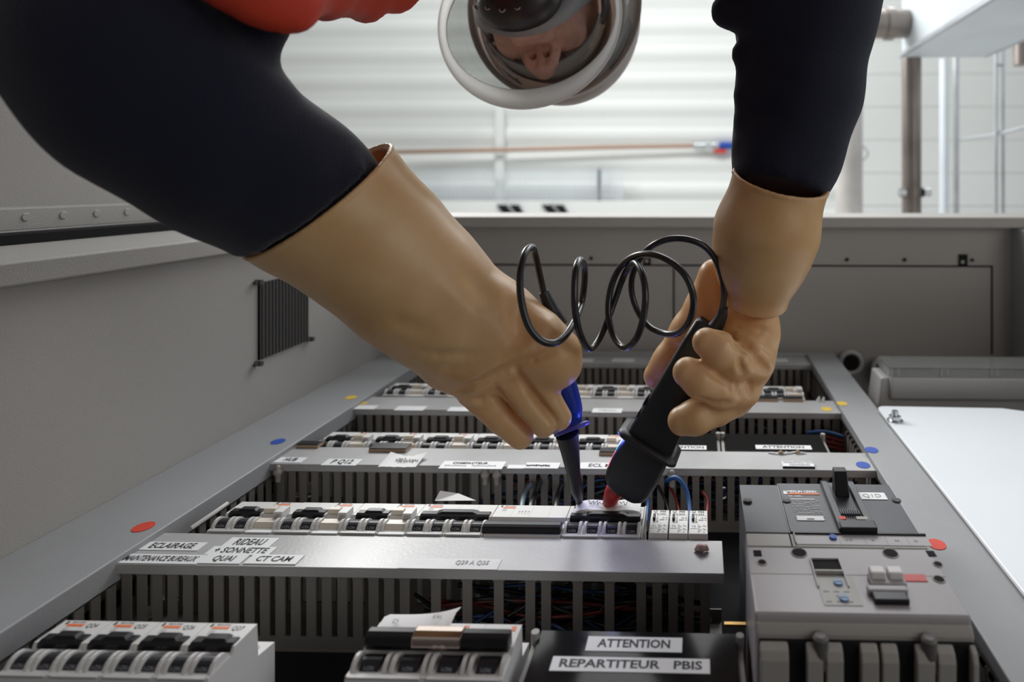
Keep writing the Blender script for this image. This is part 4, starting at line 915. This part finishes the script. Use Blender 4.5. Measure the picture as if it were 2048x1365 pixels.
wire([P(1124, 970, .69), P(1116, 990, .68), P(1112, 1012, .65), P(1110, 1040, .63)], 'wire_black', 'black wire coming down left of the thin probe tip', r=.0030)
for k in range(3):
    wire([(.120, .655 - k * .004, -.040), (.150, .668 - k * .005, -.026), (.175, .664 - k * .005, -.030), (.198, .650 - k * .006, -.040)], 'wire_red', 'red wire running behind the main breaker into the right trunking', 'red wires behind the main breaker', r=.0024)
for k in range(4):
    wire([(.150, .850 - .002 * k, -.030 - .006 * k), (.175, .846 - .002 * k, -.027 - .006 * k), (.199, .838, -.030 - .006 * k)], 'wire_red' if k else 'wire_blue', 'red wire at the right end of the third trunking' if k else 'blue wire above the red wires at the right end of the third trunking', 'red wires at the end of the third trunking' if k else None, r=.0024)

# ================================================================== THE PERSON
person = thing('person', 'person in dark navy jacket, orange vest, helmet and cream insulating gloves leaning over the cabinet', 'person', (-.14, -.18, -.30))
def W(px, py, d): return tuple(P(px, py, d))
def rr(px, d): return px * d / F

# ---- head
HC = P(1080, -8, .815)
roll = R(-9); tilt = R(15)
# local axes: x right, y crown, z back of the head (face looks to -z)
B = Matrix.Rotation(roll, 4, 'Y') @ Matrix.Rotation(-tilt, 4, 'X')
TH = Matrix.Translation(HC) @ B
h = SD((-.095, -.21, -.142), (.095, .135, .125), .0017)
h.ell((0, .035, .012), (.072, .088, .092), 0); h.ell((0, -.030, -.030), (.060, .074, .064), .03)
h.cap((-.006, -.094, -.070), (.006, -.094, -.070), .018, .018, .03)
for s in (-1, 1):
    h.cap((s * .052, -.050, .005), (s * .014, -.092, -.066), .016, .016, .03)
    h.ell((s * .037, -.014, -.072), (.021, .024, .020), .02)
    h.cap((s * .012, .036, -.088), (s * .044, .034, -.072), .010, .009, .014)
    h.subcap((s * .031, .016, -.098), (s * .031, .016, -.096), .0135, .0135, .012)
    h.ell((s * .031, .014, -.078), (.0125, .0125, .0125), .003)
    h.ell((s * .077, .004, .012), (.009, .031, .019), .010)
h.cap((0, .030, -.090), (0, -.012, -.113), .0075, .0105, .014)
h.cap((0, -.012, -.1150), (0, -.0200, -.1200), .0120, .0132, .010)
for s in (-1, 1): h.cap((s * .0160, -.0235, -.0985), (s * .0115, -.0225, -.1130), .0100, .0094, .005)
h.cap((0, -.0275, -.0950), (0, -.0270, -.1180), .0045, .0055, .006)
h.cap((-.019, -.050, -.092), (.019, -.050, -.092), .0075, .0075, .012); h.cap((-.016, -.063, -.091), (.016, -.063, -.091), .0080, .0080, .010)
for (a_, b_) in (((-.050, -.052, -.075), (-.014, -.074, -.105)), ((-.014, -.074, -.105), (.020, -.072, -.103)), ((.020, -.072, -.103), (.052, -.046, -.070)), ((.024, -.040, -.100), (.044, -.068, -.070)), ((-.028, -.044, -.100), (-.052, -.030, -.075))): h.crease(a_, b_, .0026, .0034)
h.crease((-.024, -.0565, -.101), (.024, -.0565, -.101), .0030, .0022)
for s in (-1, 1):
    h.crease((s * .017, -.020, -.103), (s * .034, -.058, -.088), .0030, .0040)
    h.crease((s * .030, -.004, -.098), (s * .052, -.012, -.080), .0016, .0030)
    h.subcap((s * .0105, -.0350, -.0965), (s * .0066, -.0345, -.1175), .0064, .0040, .0015); h.subcap((s * .0095, -.0340, -.1030), (s * .0080, -.0220, -.1060), .0056, .0040, .001)
h.cap((0, -.050, .020), (0, -.200, .070), .054, .062, .03)
h.build('head', 'skin', person, TH, smooth=1)
for s in (-1, 1):
    mb = MB(); mb.T = TH; c = Vector((s * .031, .014, -.0800))
    rings = [[c + .0118 * Vector((math.sin(a) * math.cos(b), math.sin(a) * math.sin(b), -math.cos(a))) for b in [2 * math.pi * k / 16 for k in range(16)]] for a in (.02, .35, .7, 1.1, 1.5)]
    mb.loft(rings[:2], 'eye_dark'); mb.loft(rings[1:], 'eye_white'); mb.build('eye', person)
    mb = MB(); mb.T = TH; pts = [(s * (.016 + .006 * k), .036 + .0035 * math.sin(k * .7), -.0965 + .0022 * k * k * .35) for k in range(6)]
    mb.tube(pts, [.0010, .0022, .0026, .0024, .0018, .0008], 'chin_cup', 8); mb.build('eyebrow', person)


# ---- helmet
def ell_ring(rx, rz, y, cx=0, cz=0, n=72, a0=0, a1=2 * math.pi, closed=True):
    m = n if closed else n + 1
    return [Vector((cx + rx * math.cos(a0 + (a1 - a0) * k / n), y, cz + rz * math.sin(a0 + (a1 - a0) * k / n))) for k in range(m)]
def shell(m, off, y0, cx, cz, RX=.116, RZ=.140, H_=.118):
    rs = []
    for k in range(15):
        a = k / 14 * math.pi / 2; rs.append(ell_ring((RX + off) * math.cos(a) + 1e-4, (RZ + off) * math.cos(a) + 1e-4, y0 + (H_ + off) * math.sin(a), cx, cz))
    mb = MB(); mb.T = TH; mb.loft(rs, m); return mb
CX, CZ = .016, -.004
mb = shell('helmet_shell', 0, .028, CX, CZ); rs = [ell_ring(.116, .140, .028, CX, CZ), ell_ring(.119, .143, .016, CX, CZ), ell_ring(.121, .146, .010, CX, CZ), ell_ring(.117, .142, .010, CX, CZ), ell_ring(.113, .137, .020, CX, CZ)]
mb.loft(rs, 'helmet_shell'); helm = mb.build('helmet', person, label='pale hard shell safety helmet')
mb = shell('helmet_inner', -.004, .028, CX, CZ); mb.build('helmet_liner', helm)
# harness strips with slots at the right side
for a0, a1, nm in ((-.95, -.35, 'harness_strip'), (3.5, 4.1, 'harness_strip')):
    mb = MB(); mb.T = TH
    A = ell_ring(.106, .128, .012, CX, CZ, 16, a0, a1, False); Bq = ell_ring(.106, .128, .034, CX, CZ, 16, a0, a1, False); mb.loft([A, Bq], 'webbing', closed=False)
    for k in range(2, 16, 3): mb.tube([A[k] * .992, Bq[k] * .992], .0012, 'label_white', 6)
    mb.tube([p * .99 for p in A], .0014, 'label_white', 6); mb.build(nm, helm, solid=.0015)
mb = MB(); mb.T = TH; mb.loft([ell_ring(.096, .112, .004, CX, CZ, 10, -.75, -.15, False), ell_ring(.096, .112, .040, CX, CZ, 10, -.75, -.15, False)], 'yellow_pad', closed=False); mb.build('side_pad', helm, solid=.004, label='yellow pad')
mb = MB(); mb.T = TH; mb.loft([ell_ring(.086, .104, .040, 0, .004), ell_ring(.086, .104, .062, 0, .004)], 'helmet_inner'); mb.build('headband', helm, solid=.003)
# short face shield: frosted brim plus clear wall
mb = MB(); mb.T = TH
rr0 = ell_ring(.1150, .1230, -.056, -.002, -.064, 60, R(146), R(394), False); rr1 = ell_ring(.1080, .0960, -.050, -.002, -.064, 60, R(146), R(394), False)
mb.loft([rr0, rr1], 'frosted', closed=False); sh = mb.build('visor_brim', helm, solid=.0022, label='frosted white brim of the visor')
mb = MB(); mb.T = TH; mb.tube(rr0, .0013, 'frosted', 8); mb.tube(rr1, .0008, 'black_plastic', 6); mb.build('brim_edge', sh)
mb = MB(); mb.T = TH; rr2 = ell_ring(.114, .138, .012, CX, CZ, 60, R(146), R(394), False); rr1b = [p.copy() for p in rr1]; mb.loft([rr1b, rr2], 'clear', closed=False); mb.build('visor_wall', helm, solid=.0012, label='clear visor wall')
# ---- goggles
def arc(y, rx, rz, n=28, a0=196, a1=344, cz=-.020): return ell_ring(rx, rz, y, 0, cz, n, R(a0), R(a1), False)
mb = MB(); mb.T = TH; mb.loft([arc(-.006, .080, .0870), arc(.012, .082, .0930), arc(.034, .081, .0900)], 'clear_goggle', closed=False); gg = mb.build('goggles', person, solid=.0018, label='clear wraparound safety glasses')
mb = MB(); mb.T = TH; mb.tube(arc(-.006, .080, .0870), .0013, 'goggle_frame', 8); mb.tube(arc(.034, .081, .0900), .0016, 'goggle_frame', 8); mb.build('frame', gg)

for s in (-1, 1):
    mb = MB(); mb.T = TH; mb.tube([(s * .077, .016, -.046), (s * .083, .016, -.028), (s * .084, .014, .010), (s * .080, .006, .040)], [.0050, .0045, .0025, .0020], 'goggle_arm', 8); mb.build('temple_arm', gg)

# ---- chin strap and cup
def ribbon(pts, wd, m, name, parent, wdir, th=.0016):
    P_ = catmull(pts, 6); A = []; Bq = []
    for i, p in enumerate(P_):
        u = Vector(wdir); tq = (P_[min(i + 1, len(P_) - 1)] - P_[max(i - 1, 0)]).normalized(); u = (u - tq * u.dot(tq)).normalized(); A.append(p - u * wd / 2); Bq.append(p + u * wd / 2)
    mb = MB(); mb.T = TH; mb.loft([A, Bq], m, closed=False); return mb.build(name, parent, solid=th)
st = ribbon([(-.088, .020, .0), (-.082, -.020, -.022), (-.068, -.058, -.054), (-.040, -.080, -.084), (0, -.088, -.100), (.036, -.084, -.090), (.062, -.066, -.060), (.078, -.030, -.026), (.084, .015, -.004)], .019, 'webbing', 'chin_strap', helm, (0, .25, -.97)); st['label'] = 'grey woven chin strap'
ribbon([(-.088, .020, .0), (-.084, -.010, .010), (-.080, -.040, .020)], .014, 'webbing', 'rear_strap', helm, (0, .3, 1))
mb = MB(); mb.T = TH; rs = []
for k in range(9):
    a = k / 8 * math.pi * .5; rs.append([Vector((.050 * math.cos(a) * math.cos(b) - .002, -.088 - .033 * math.sin(a), -.062 + .040 * math.cos(a) * math.sin(b))) for b in [2 * math.pi * q / 32 for q in range(32)]])
mb.loft(rs, 'chin_cup'); cup = mb.build('chin_cup', helm, solid=.0022, label='dark ventilated chin cup')
for k in range(4):
    mb = MB(); mb.T = TH; xq = -.030 + k * .0175; c = Vector((xq - .004, -.1080 - .005 * math.cos(k - 1.5), -.086 + .0045 * abs(k - 1.5) ** 2)); ring = [c + Vector((.0035 * math.cos(a), -.0045 * math.sin(a) * .5, -.0060 * math.sin(a))) for a in [2 * math.pi * q / 14 for q in range(14)]]
    mb.tube(ring, .0009, 'helmet_inner', 6, closed=True); mb.build('vent_slot', cup)
mb = MB(); mb.T = TH; mb.tube([(-.080, -.012, -.034), (-.074, -.020, -.046), (-.071, -.010, -.050), (-.078, -.002, -.038)], .0018, 'white_plastic', 8, closed=True); mb.cyl((-.082, -.016, -.036), (-.070, -.008, -.048), .0026, 'white_plastic', 10); mb.build('strap_buckle', helm)

# opening and axis of the glove in the left half of the photo
opA = W(642, 396, .505); wr = W(955, 668, .545)
ax = [(W(590, 352, .499), rr(160, .50)), (opA, rr(158, .505)), (W(750, 486, .517), rr(138, .517)), (W(835, 568, .528), rr(129, .528)), (W(894, 622, .536), rr(115, .536)), (wr, rr(104, .545))]
nA = ((Vector(opA) - Vector(wr)).normalized() - FW * .30 + RT * .13 + UP * .12).normalized()
th_ = .0026
inner = [(ax[i][0], ax[i + 1][0], ax[i][1] - th_, ax[i + 1][1] - th_) for i in range(4)]
# ---- jacket: torso and both sleeves in one surface
j = SD((-.60, -.30, .19), (.30, .78, .96), .0046)
j.chain([(W(470, -330, .56), .110), (W(290, -80, .46), .080), (W(262, 92, .402), .059), (W(300, 180, .405), .059)], .03)
j.chain([(W(268, 102, .400), .060), (W(352, 208, .415), .0590), (W(455, 300, .440), .0585), (W(560, 362, .474), .0590), (W(620, 412, .498), .0555), (W(705, 478, .514), .0460)], .02)
# folds on the inside of the elbow
for (px, py, d, r_) in [(505, 35, .43, .024), (450, 110, .42, .022), (455, 180, .42, .024), (522, 215, .44, .023), (560, 262, .45, .018), (615, 300, .465, .017), (690, 355, .47, .014)]:
    d_, _t = j.seg(W(px, py, d), W(px - 30, py + 60, d)); j.v = j.smin(j.v, d_ - r_, .010)
j.crease(W(590, 175, .37), W(380, 190, .34), .006, .010); j.crease(W(640, 245, .40), W(470, 300, .37), .004, .008)
j.chain([(W(1650, -460, .62), .120), (W(1632, -200, .59), .090), (W(1614, 20, .57), .0640), (W(1596, 190, .572), .0560), (W(1574, 300, .570), .0480), (W(1559, 356, .560), .0430)], .02)
for (px, py, px2, py2, r_) in [(1456, 22, 1540, 40, .0180), (1478, -70, 1540, -40, .03), (1492, 108, 1560, 118, .0140), (1496, 150, 1560, 160, .0100), (1496, 190, 1560, 200, .0130), (1494, 240, 1560, 250, .0120), (1490, 292, 1560, 305, .0115)]:
    d_, _t = j.seg(W(px, py, .558), W(px2, py2, .540)); j.v = j.smin(j.v, d_ - r_, .006)
j.crease(W(1440, 75, .53), W(1600, 90, .50), .005, .009); j.crease(W(1455, 130, .54), W(1600, 160, .51), .004, .007); j.crease(W(1462, 220, .54), W(1600, 235, .52), .003, .007)
# torso
j.ell((-.14, .24, .80), (.20, .40, .125), .06); j.cap((-.36, .50, .76), (.10, .50, .76), .090, .090, .06); j.cap((-.14, .56, .74), (-.16, .66, .66), .075, .070, .05)
j.cap((-.22, -.14, .74), (-.06, -.14, .74), .11, .11, .06)
nz = np.sin(j.X * 55 + 2 * np.sin(j.Y * 31)) * np.sin(j.Z * 47 + 1.7 * np.sin(j.X * 29)); j.v += (nz * .0018).astype(np.float32)
d_, t_ = j.seg(W(636, 452, .482), W(700, 507, .50)); n_ = (Vector(W(640, 425, .482)) - Vector(W(455, 300, .440))).normalized()
p_ = Vector(W(680, 455, .508)); near = (np.abs(j.X - p_[0]) < .12) & (np.abs(j.Z - p_[2]) < .12) & (j.Y < .56) & (j.X < -.15)
pl = (j.X - p_[0]) * n_[0] + (j.Y - p_[1]) * n_[1] + (j.Z - p_[2]) * n_[2]; j.v = np.where(near, np.maximum(j.v, pl), j.v)
plA = (j.X - opA[0]) * nA[0] + (j.Y - opA[1]) * nA[1] + (j.Z - opA[2]) * nA[2]; cone = np.full(j.v.shape, 9.0, dtype=np.float32)
for i in range(4):
    d_, t_ = j.seg(ax[i][0], ax[i + 1][0]); cone = np.minimum(cone, d_ - (ax[i][1] + (ax[i + 1][1] - ax[i][1]) * t_ - .0072))
j.v = np.where(near & (plA < .004), np.maximum(j.v, cone), j.v); del cone, plA
pB = Vector(W(1559, 392, .562)); nB = (pB - Vector(W(1590, 190, .600))).normalized()
near = (j.X > -.02) & (j.Z < .42) & (j.Y > .45); pl = (j.X - pB[0]) * nB[0] + (j.Y - pB[1]) * nB[1] + (j.Z - pB[2]) * nB[2]; j.v = np.where(near, np.maximum(j.v, pl), j.v)
j.build('jacket', 'jacket', person, smooth=3)
# ---- vest
v = SD((-.50, -.16, .42), (.30, .76, .96), .006)
v.ell((-.14, .22, .80), (.206, .36, .134), 0); v.cap((-.28, .46, .77), (.02, .46, .77), .100, .100, .05)
E_ = [(425, -32, .375), (505, -8, .378), (590, 18, .400), (640, 4, .470), (725, 6, .550), (800, -4, .600), (836, -30, .620)]
T_ = [Vector((-.36 + .045 * i, .30 + .03 * i, .72)) for i in range(7)]
for q_ in range(15):                                   # the hanging front of the vest, edge first
    rowp = [Vector(W(*E_[i])).lerp(T_[i], q_ / 14) + Vector((0, .006 * math.sin(i * 2.1), 0)) for i in range(7)]
    v.chain([(tuple(p_), .0105 + .0016 * q_) for p_ in rowp], .022)
nz = np.sin(v.X * 70 + 2 * np.sin(v.Y * 25)) * .0022; v.v += nz.astype(np.float32)
v.build('hi_vis_vest', 'vest', person, smooth=2)['label'] = 'orange red vest'
# ---- trousers and shoes
q = SD((-.40, -.42, -.27), (.12, .06, .86), .010)
q.cap((-.22, -.16, .74), (-.06, -.16, .74), .105, .105, .04)
for s in (-1, 1):
    x = -.14 + s * .10; q.chain([((x, -.16, .72), .090), ((x + s * .02, -.13, .28), .064), ((x + s * .03, -.20, -.18), .058)], .03)
q.plane((0, 0, -.22), (0, 0, -1)); q.build('trousers', 'trousers', person, smooth=2)
for s in (-1, 1):
    x = -.14 + s * .13; o = SD((x - .07, -.30, -.30), (x + .07, .06, -.14), .006)
    o.chain([((x, -.21, -.235), .050), ((x, -.12, -.250), .048), ((x + s * .006, -.03, -.262), .042)], .02); o.cap((x, -.205, -.24), (x, -.205, -.17), .048, .054, .02); o.plane((0, 0, -.2995), (0, 0, -1)); o.build('shoe', 'shoe', person, smooth=1)

# ---- left glove (photo left)
def hollow_glove(name, opening, axis_pts, cut_p, cut_n, fill, lo, hi, inner, res=.0017):
    g = SD(lo, hi, res); g.chain(axis_pts, .015); fill(g)
    rim = g.rim(cut_p, cut_n)
    for a, b, ra, rb in inner: g.subcap(a, b, ra, rb, .001)
    g.plane(cut_p, cut_n); g.bead(rim, .0021); return g
def A_fill(g):
    k = .0025
    # back of the hand
    g.chain([(W(950, 665, .545), rr(100, .545)), (W(985, 690, .546), rr(74, .546))], .02)
    g.cap(W(905, 735, .542), W(950, 752, .540), rr(42, .542), rr(42, .540), .02)
    g.chain([(W(950, 780, .545), rr(36, .545)), (W(1003, 838, .541), rr(28, .541)), (W(1042, 873, .542), rr(25, .542))], k, kf=.004)
    g.chain([(W(1000, 745, .540), rr(31, .540)), (W(1052, 809, .535), rr(27, .535)), (W(1088, 850, .536), rr(25, .536))], k, kf=.004)
    g.chain([(W(1042, 720, .541), rr(27, .541)), (W(1092, 785, .540), rr(23, .540)), (W(1121, 837, .542), rr(22.5, .542))], k, kf=.004)
    g.chain([(W(1062, 735, .580), rr(36, .58)), (W(1114, 768, .588), rr(30, .588)), (W(1134, 792, .590), rr(21, .590))], k, kf=.010)
    g.chain([(W(1018, 655, .545), rr(66, .545)), (W(1072, 682, .540), rr(55, .540)), (W(1112, 712, .540), rr(47, .540)), (W(1124, 735, .542), rr(36, .542))], .012, kf=.03)
    L_ = g.line
    L_([(1113, 688), (1036, 712), (988, 734), (955, 752), (905, 768)], -.0050, .0090); L_([(1108, 702), (1036, 727), (988, 749), (955, 768), (906, 786)], .0110, .0040)
    L_([(920, 796), (962, 801), (992, 782)], .0060, .0030); L_([(915, 811), (950, 820), (980, 808)], .0035, .0030); L_([(935, 785), (965, 779), (985, 766)], -.0020, .003)
    L_([(845, 708), (896, 712), (960, 707)], .0036, .0050); L_([(870, 735), (930, 738), (1000, 712)], .0024, .0060); L_([(1030, 624), (1036, 650), (1044, 680)], .0070, .0095); L_([(1058, 702), (1090, 690), (1125, 678)], .0026, .0040)
    L_([(900, 752), (950, 736), (1010, 712)], -.0020, .0060); 
    for q_ in range(3): L_([(986, 766), (1030, 825), (1070, 871)], .0034, .0027); L_([(1024, 726), (1073, 792), (1116, 846)], .0034, .0027)
    for q_ in range(2): L_([(1105, 703), (1036, 730), (988, 752), (950, 771)], .0040, .0036)
   
    L_([(1085, 640), (1115, 672)], -.0020, .006); L_([(780, 640), (860, 662)], .0020, .008); L_([(1010, 800), (1030, 815)], .0012, .003); L_([(880, 560), (960, 640)], -.0020, .010); L_([(930, 545), (990, 610)], .0020, .010)
gl = hollow_glove('A', opA, ax, opA, nA, A_fill, (-.42, .43, .06), (-.085, .66, .40), inner)
gl.build('insulating_glove', 'glove', person, smooth=1)
# ---- right glove (photo right)
def B_fill(g):
    k = .004
    g.chain([(W(1505, 600, .580), rr(50, .58)), (W(1500, 665, .582), rr(56, .582)), (W(1488, 715, .585), rr(58, .585)), (W(1470, 760, .580), rr(46, .58))], .010)
    g.cap(W(1430, 640, .600), W(1470, 740, .600), rr(50, .60), rr(50, .60), .02)
    g.chain([(W(1508, 728, .560), rr(38, .56)), (W(1462, 722, .538), rr(37, .538)), (W(1438, 700, .530), rr(36, .530)), (W(1413, 685, .530), rr(29, .530))], k, kf=.010)
    g.chain([(W(1486, 782, .565), rr(34, .565)), (W(1440, 778, .540), rr(38, .54)), (W(1400, 760, .530), rr(36, .530)), (W(1375, 745, .530), rr(30, .530))], k, kf=.010)
    g.chain([(W(1470, 800, .580), rr(33, .58)), (W(1432, 815, .555), rr(35, .555)), (W(1390, 835, .542), rr(34, .542)), (W(1364, 842, .542), rr(29, .542))], k, kf=.010)
    g.chain([(W(1430, 552, .602), rr(34, .602)), (W(1415, 610, .606), rr(40, .606)), (W(1382, 665, .610), rr(40, .61)), (W(1340, 725, .612), rr(34, .612)), (W(1314, 752, .612), rr(27, .612))], .008, kf=.012)
    L_ = g.line
    for pts, dp, wd in [([(1405, 733), (1424, 747), (1453, 766), (1470, 768)], .0050, .0026), ([(1477, 712), (1478, 730), (1486, 745)], .0040, .0028), ([(1470, 720), (1468, 745)], -.0018, .0035), ([(1490, 722), (1500, 745)], -.0022, .0040),
                        ([(1462, 690), (1496, 700), (1513, 722), (1538, 745)], .0055, .0036), ([(1500, 690), (1522, 708), (1542, 730)], -.0028, .0045), ([(1457, 762), (1460, 782)], .0036, .0026), ([(1468, 764), (1474, 784), (1482, 794)], .0024, .0026),
                        ([(1496, 764), (1502, 788)], .0036, .0030), ([(1444, 665), (1477, 686), (1515, 700)], .0048, .0036), ([(1462, 664), (1495, 676), (1530, 690)], -.0020, .0045), ([(1460, 650), (1500, 658), (1540, 664)], .0024, .0040),
                        ([(1388, 795), (1430, 808), (1462, 808)], .0050, .0028), ([(1500, 640), (1540, 645)], -.0014, .004), ([(1478, 632), (1520, 634)], .0016, .0040), ([(1410, 560), (1418, 600), (1425, 640)], .0016, .006), ([(1340, 690), (1362, 700)], .0014, .004)]:
        L_(pts, dp * 1.5, wd)
op = W(1561, 362, .550); bx = [(W(1570, 310, .545), rr(86, .545)), (op, rr(90, .548)), (W(1533, 462, .554), rr(101, .554)), (W(1521, 515, .560), rr(90, .56)), (W(1508, 600, .575), rr(52, .575))]
n_ = (Vector(op) - Vector(W(1521, 515, .575))).normalized()
inner = [(bx[i][0], bx[i + 1][0], bx[i][1] - th_, bx[i + 1][1] - th_) for i in range(3)]
g = SD((-.09, .46, .08), (.19, .68, .41), .0017)
cuffB = SD((-.09, .46, .08), (.19, .68, .41), .0017); cuffB.chain([(bx[0][0], bx[0][1]), (bx[1][0], bx[1][1]), (bx[2][0], bx[2][1]), (bx[3][0], bx[3][1]), (W(1508, 612, .576), rr(58, .576)), (W(1504, 650, .58), rr(50, .58))], .012)
cuffB.plane(W(1506, 602, .576), Vector(W(1506, 602, .576)) - Vector(W(1516, 540, .566)))
B_fill(g); g.v = g.smin(g.v, cuffB.v, 0)
rim = g.rim(op, n_, .01, .06)
for a, b, ra, rb in inner: g.subcap(a, b, ra, rb, .001)
g.plane(op, n_); g.bead(rim, .0020); g.build('insulating_glove', 'glove', person, smooth=1)
del j, v, q, g, gl, cuffB, h

# ================================================================== TWO-POLE VOLTAGE TESTER
tester = thing('voltage_tester', 'black two-probe voltage tester with coiled cable held in both gloves', 'voltage tester', tuple(P(1160, 1000, .60)))
# main body: rounded bar, broad face towards the viewer
A0 = P(1424, 655, .572); A1 = P(1246, 985, .585)
dy = (A1 - A0).normalized(); L = (A1 - A0).length
nx = (RT - dy * RT.dot(dy)).normalized(); nx = (nx + (-FW) * .18).normalized(); nx = (nx - dy * nx.dot(dy)).normalized(); nz = dy.cross(nx)
if nz.dot(FW) > 0: nz = -nz
def TP(s, x, z): return A0 + dy * s + nx * x + nz * z
def rrect(s, hw, hd, r, cx=0, n=6):
    pts = []
    for (sx, sz, a0) in ((1, 1, 0), (-1, 1, 90), (-1, -1, 180), (1, -1, 270)):
        for k in range(n + 1):
            a = R(a0 + 90 * k / n); pts.append(TP(s, cx + sx * (hw - r) + r * math.cos(a), sz * (hd - r) + r * math.sin(a)))
    return pts
mb = MB(); prof = [(-.003, .0140, .008, .005), (0, .0170, .0115, .005), (.02, .0185, .0130, .005), (.09, .0215, .0145, .006), (.130, .0240, .0150, .006), (.155, .0250, .0155, .006), (L - .016, .0245, .0150, .008), (L - .006, .0220, .0130, .009), (L - .001, .0175, .0100, .009), (L + .001, .0120, .007, .006)]
mb.loft([rrect(s, a, b, r) for s, a, b, r in prof], 'rubber', caps=True); mb.build('display_handle', tester)
s_g = .128
mb = MB(); mb.loft([rrect(s, a, b, .010) for s, a, b in ((s_g - .004, .0265, .0175), (s_g - .002, .0310, .0220), (s_g + .001, .0315, .0225), (s_g + .003, .0270, .0180))], 'rubber', caps=True); mb.build('finger_guard', tester)
# raised ring on the upper edge and the LEDs on the narrow side
for s in (.092, .106):
    mb = MB(); c = TP(s, -.0200, .0060); rg_ = [c + dy * .0055 * math.cos(a) + nz * .0050 * math.sin(a) - nx * .0022 for a in [2 * math.pi * k / 20 for k in range(20)]]
    mb.tube(rg_, .0011, 'rubber', 8, closed=True); mb.build('push_button', tester)
mb = MB(); X_ = -.0252
def ledbox(s, l, z, m):
    vs = [TP(s + a, X_ + b, z + c) for c in (-.0022, .0022) for b in (0, .0012) for a in (0, l)]
    mb.add(vs, [(0, 2, 3, 1), (4, 5, 7, 6), (0, 1, 5, 4), (2, 6, 7, 3), (0, 4, 6, 2), (1, 3, 7, 5)], m)
mb = MB(); ledbox(.1335, .0080, .008, 'led_blue'); mb.build('led_window', tester, label='glowing blue window')
mb = MB(); ledbox(.1435, .0018, .008, 'led_green'); ledbox(.1462, .0018, .008, 'led_green'); mb.build('led_bar', tester)
for k in range(5):
    mb = MB(); ledbox(.1498 + k * .0036, .0024, .008, 'led_red'); mb.build('led_bar', tester, label='glowing red bar')
# red tip
mb = MB(); c = P(1228, 983, .590); e = P(1215, 1012, .597)
mb.tube([c + Vector((.006, 0, .004)), c, c.lerp(e, .5), e, e + Vector((-.001, .002, -.004))], [.0085, .0090, .0078, .0050, .0020], 'red_tip', 16); mb.build('probe_tip', tester, label='red probe tip')
# second probe
pr = [P(1098, 655, .568), P(1112, 700, .568), P(1130, 770, .568), P(1141, 815, .570), P(1144, 846, .571)]
mb = MB(); mb.tube(catmull(pr, 5), [.0085 + .0025 * min(1, i / 10) - .001 * (i > 16) for i in range(21)], 'probe_blue', 20); mb.build('probe_handle', tester, label='blue probe handle')
mb = MB(); g0 = P(1144, 858, .571); ax_ = (P(1150, 885, .573) - P(1140, 830, .570)).normalized(); u_ = (Vector((-.30, 0, .95)) - ax_ * Vector((-.30, 0, .95)).dot(ax_)).normalized()
gx = ax_.orthogonal().normalized(); gy = ax_.cross(gx); tl = (ax_ + Vector((.25, -.45, 0))).normalized(); gx = (RT - tl * RT.dot(tl)).normalized(); gy = tl.cross(gx)
ring = [[g0 + tl * hgt + (gx * math.cos(a) * 1.25 + gy * math.sin(a)) * r_ for a in [2 * math.pi * k / 32 for k in range(32)]] for hgt, r_ in ((-.0022, .004), (-.0026, .0118), (-.0012, .0140), (.0012, .0140), (.0022, .0118), (.0016, .004))]
mb.loft(ring, 'guard_blue', caps=True); mb.build('finger_guard', tester, label='blue tinged finger guard')
pr = [P(1134, 868, .572), P(1140, 900, .575), P(1147, 945, .582), P(1152, 975, .588), P(1157, 992, .594), P(1159, 1006, .598)]
mb = MB(); mb.tube(pr, [.0108, .0090, .0066, .0068, .0050, .0030], 'rubber', 20); mb.build('probe_shaft', tester)
# boots and coiled cable
boot = [P(1123, 650, .560), P(1104, 620, .558), P(1094, 600, .556), P(1089, 588, .555), P(1087, 584, .555)]
mb = MB(); mb.tube(boot, [.0068, .0062, .0056, .0052, .0050], 'rubber', 16); mb.build('cable_boot', tester)
boot = [P(1424, 664, .568), P(1436, 648, .564), P(1444, 632, .560), P(1447, 615, .557)]
mb = MB(); mb.tube(boot, [.0078, .0066, .0052, .0040], 'rubber', 16); mb.build('cable_boot', tester)
CP = [(365, 585, .555), (330, 430, .550), (290, 250, .540), (262, 183, .528), (205, 230, .508), (165, 400, .492), (175, 620, .482), (230, 820, .477), (325, 940, .478), (430, 972, .484), (520, 925, .496), (605, 800, .520), (665, 650, .556), (692, 480, .556), (690, 340, .545), (655, 288, .526), (622, 360, .508), (610, 550, .498), (622, 750, .498), (665, 920, .508), (735, 1018, .524), (800, 960, .538), (862, 830, .550), (930, 650, .558), (990, 480, .560), (1040, 370, .552), (1105, 312, .534), (1165, 400, .514), (1192, 580, .503), (1170, 780, .502), (1110, 940, .508), (1015, 1007, .522), (935, 920, .538), (888, 740, .550), (905, 530, .556), (975, 360, .554), (1090, 262, .542), (1230, 240, .526), (1385, 295, .512), (1520, 420, .503), (1585, 600, .502), (1555, 780, .510), (1470, 880, .524), (1350, 892, .542), (1220, 835, .556), (1125, 700, .566), (1078, 540, .568), (1095, 380, .562), (1190, 220, .552), (1320, 135, .542), (1480, 112, .536), (1640, 155, .536), (1750, 260, .540), (1812, 410, .545), (1835, 560, .550), (1822, 690, .557)]
pts = [P(1000 + x / 4.096, 450 + y / 4.096, d) for x, y, d in CP]
mb = MB(); mb.tube(catmull(pts, 7), .0030, 'cable', 14); mb.build('coiled_cable', tester)
# the tester's own light
l = bpy.data.lights.new('tester_led', 'POINT'); l.energy = 0.055; l.color = (0.12, 0.16, 1.0); l.shadow_soft_size = .004
lo = bpy.data.objects.new('tester_led', l); COL.objects.link(lo); lo.location = TP(.138, -.034, .010); lo.parent = None
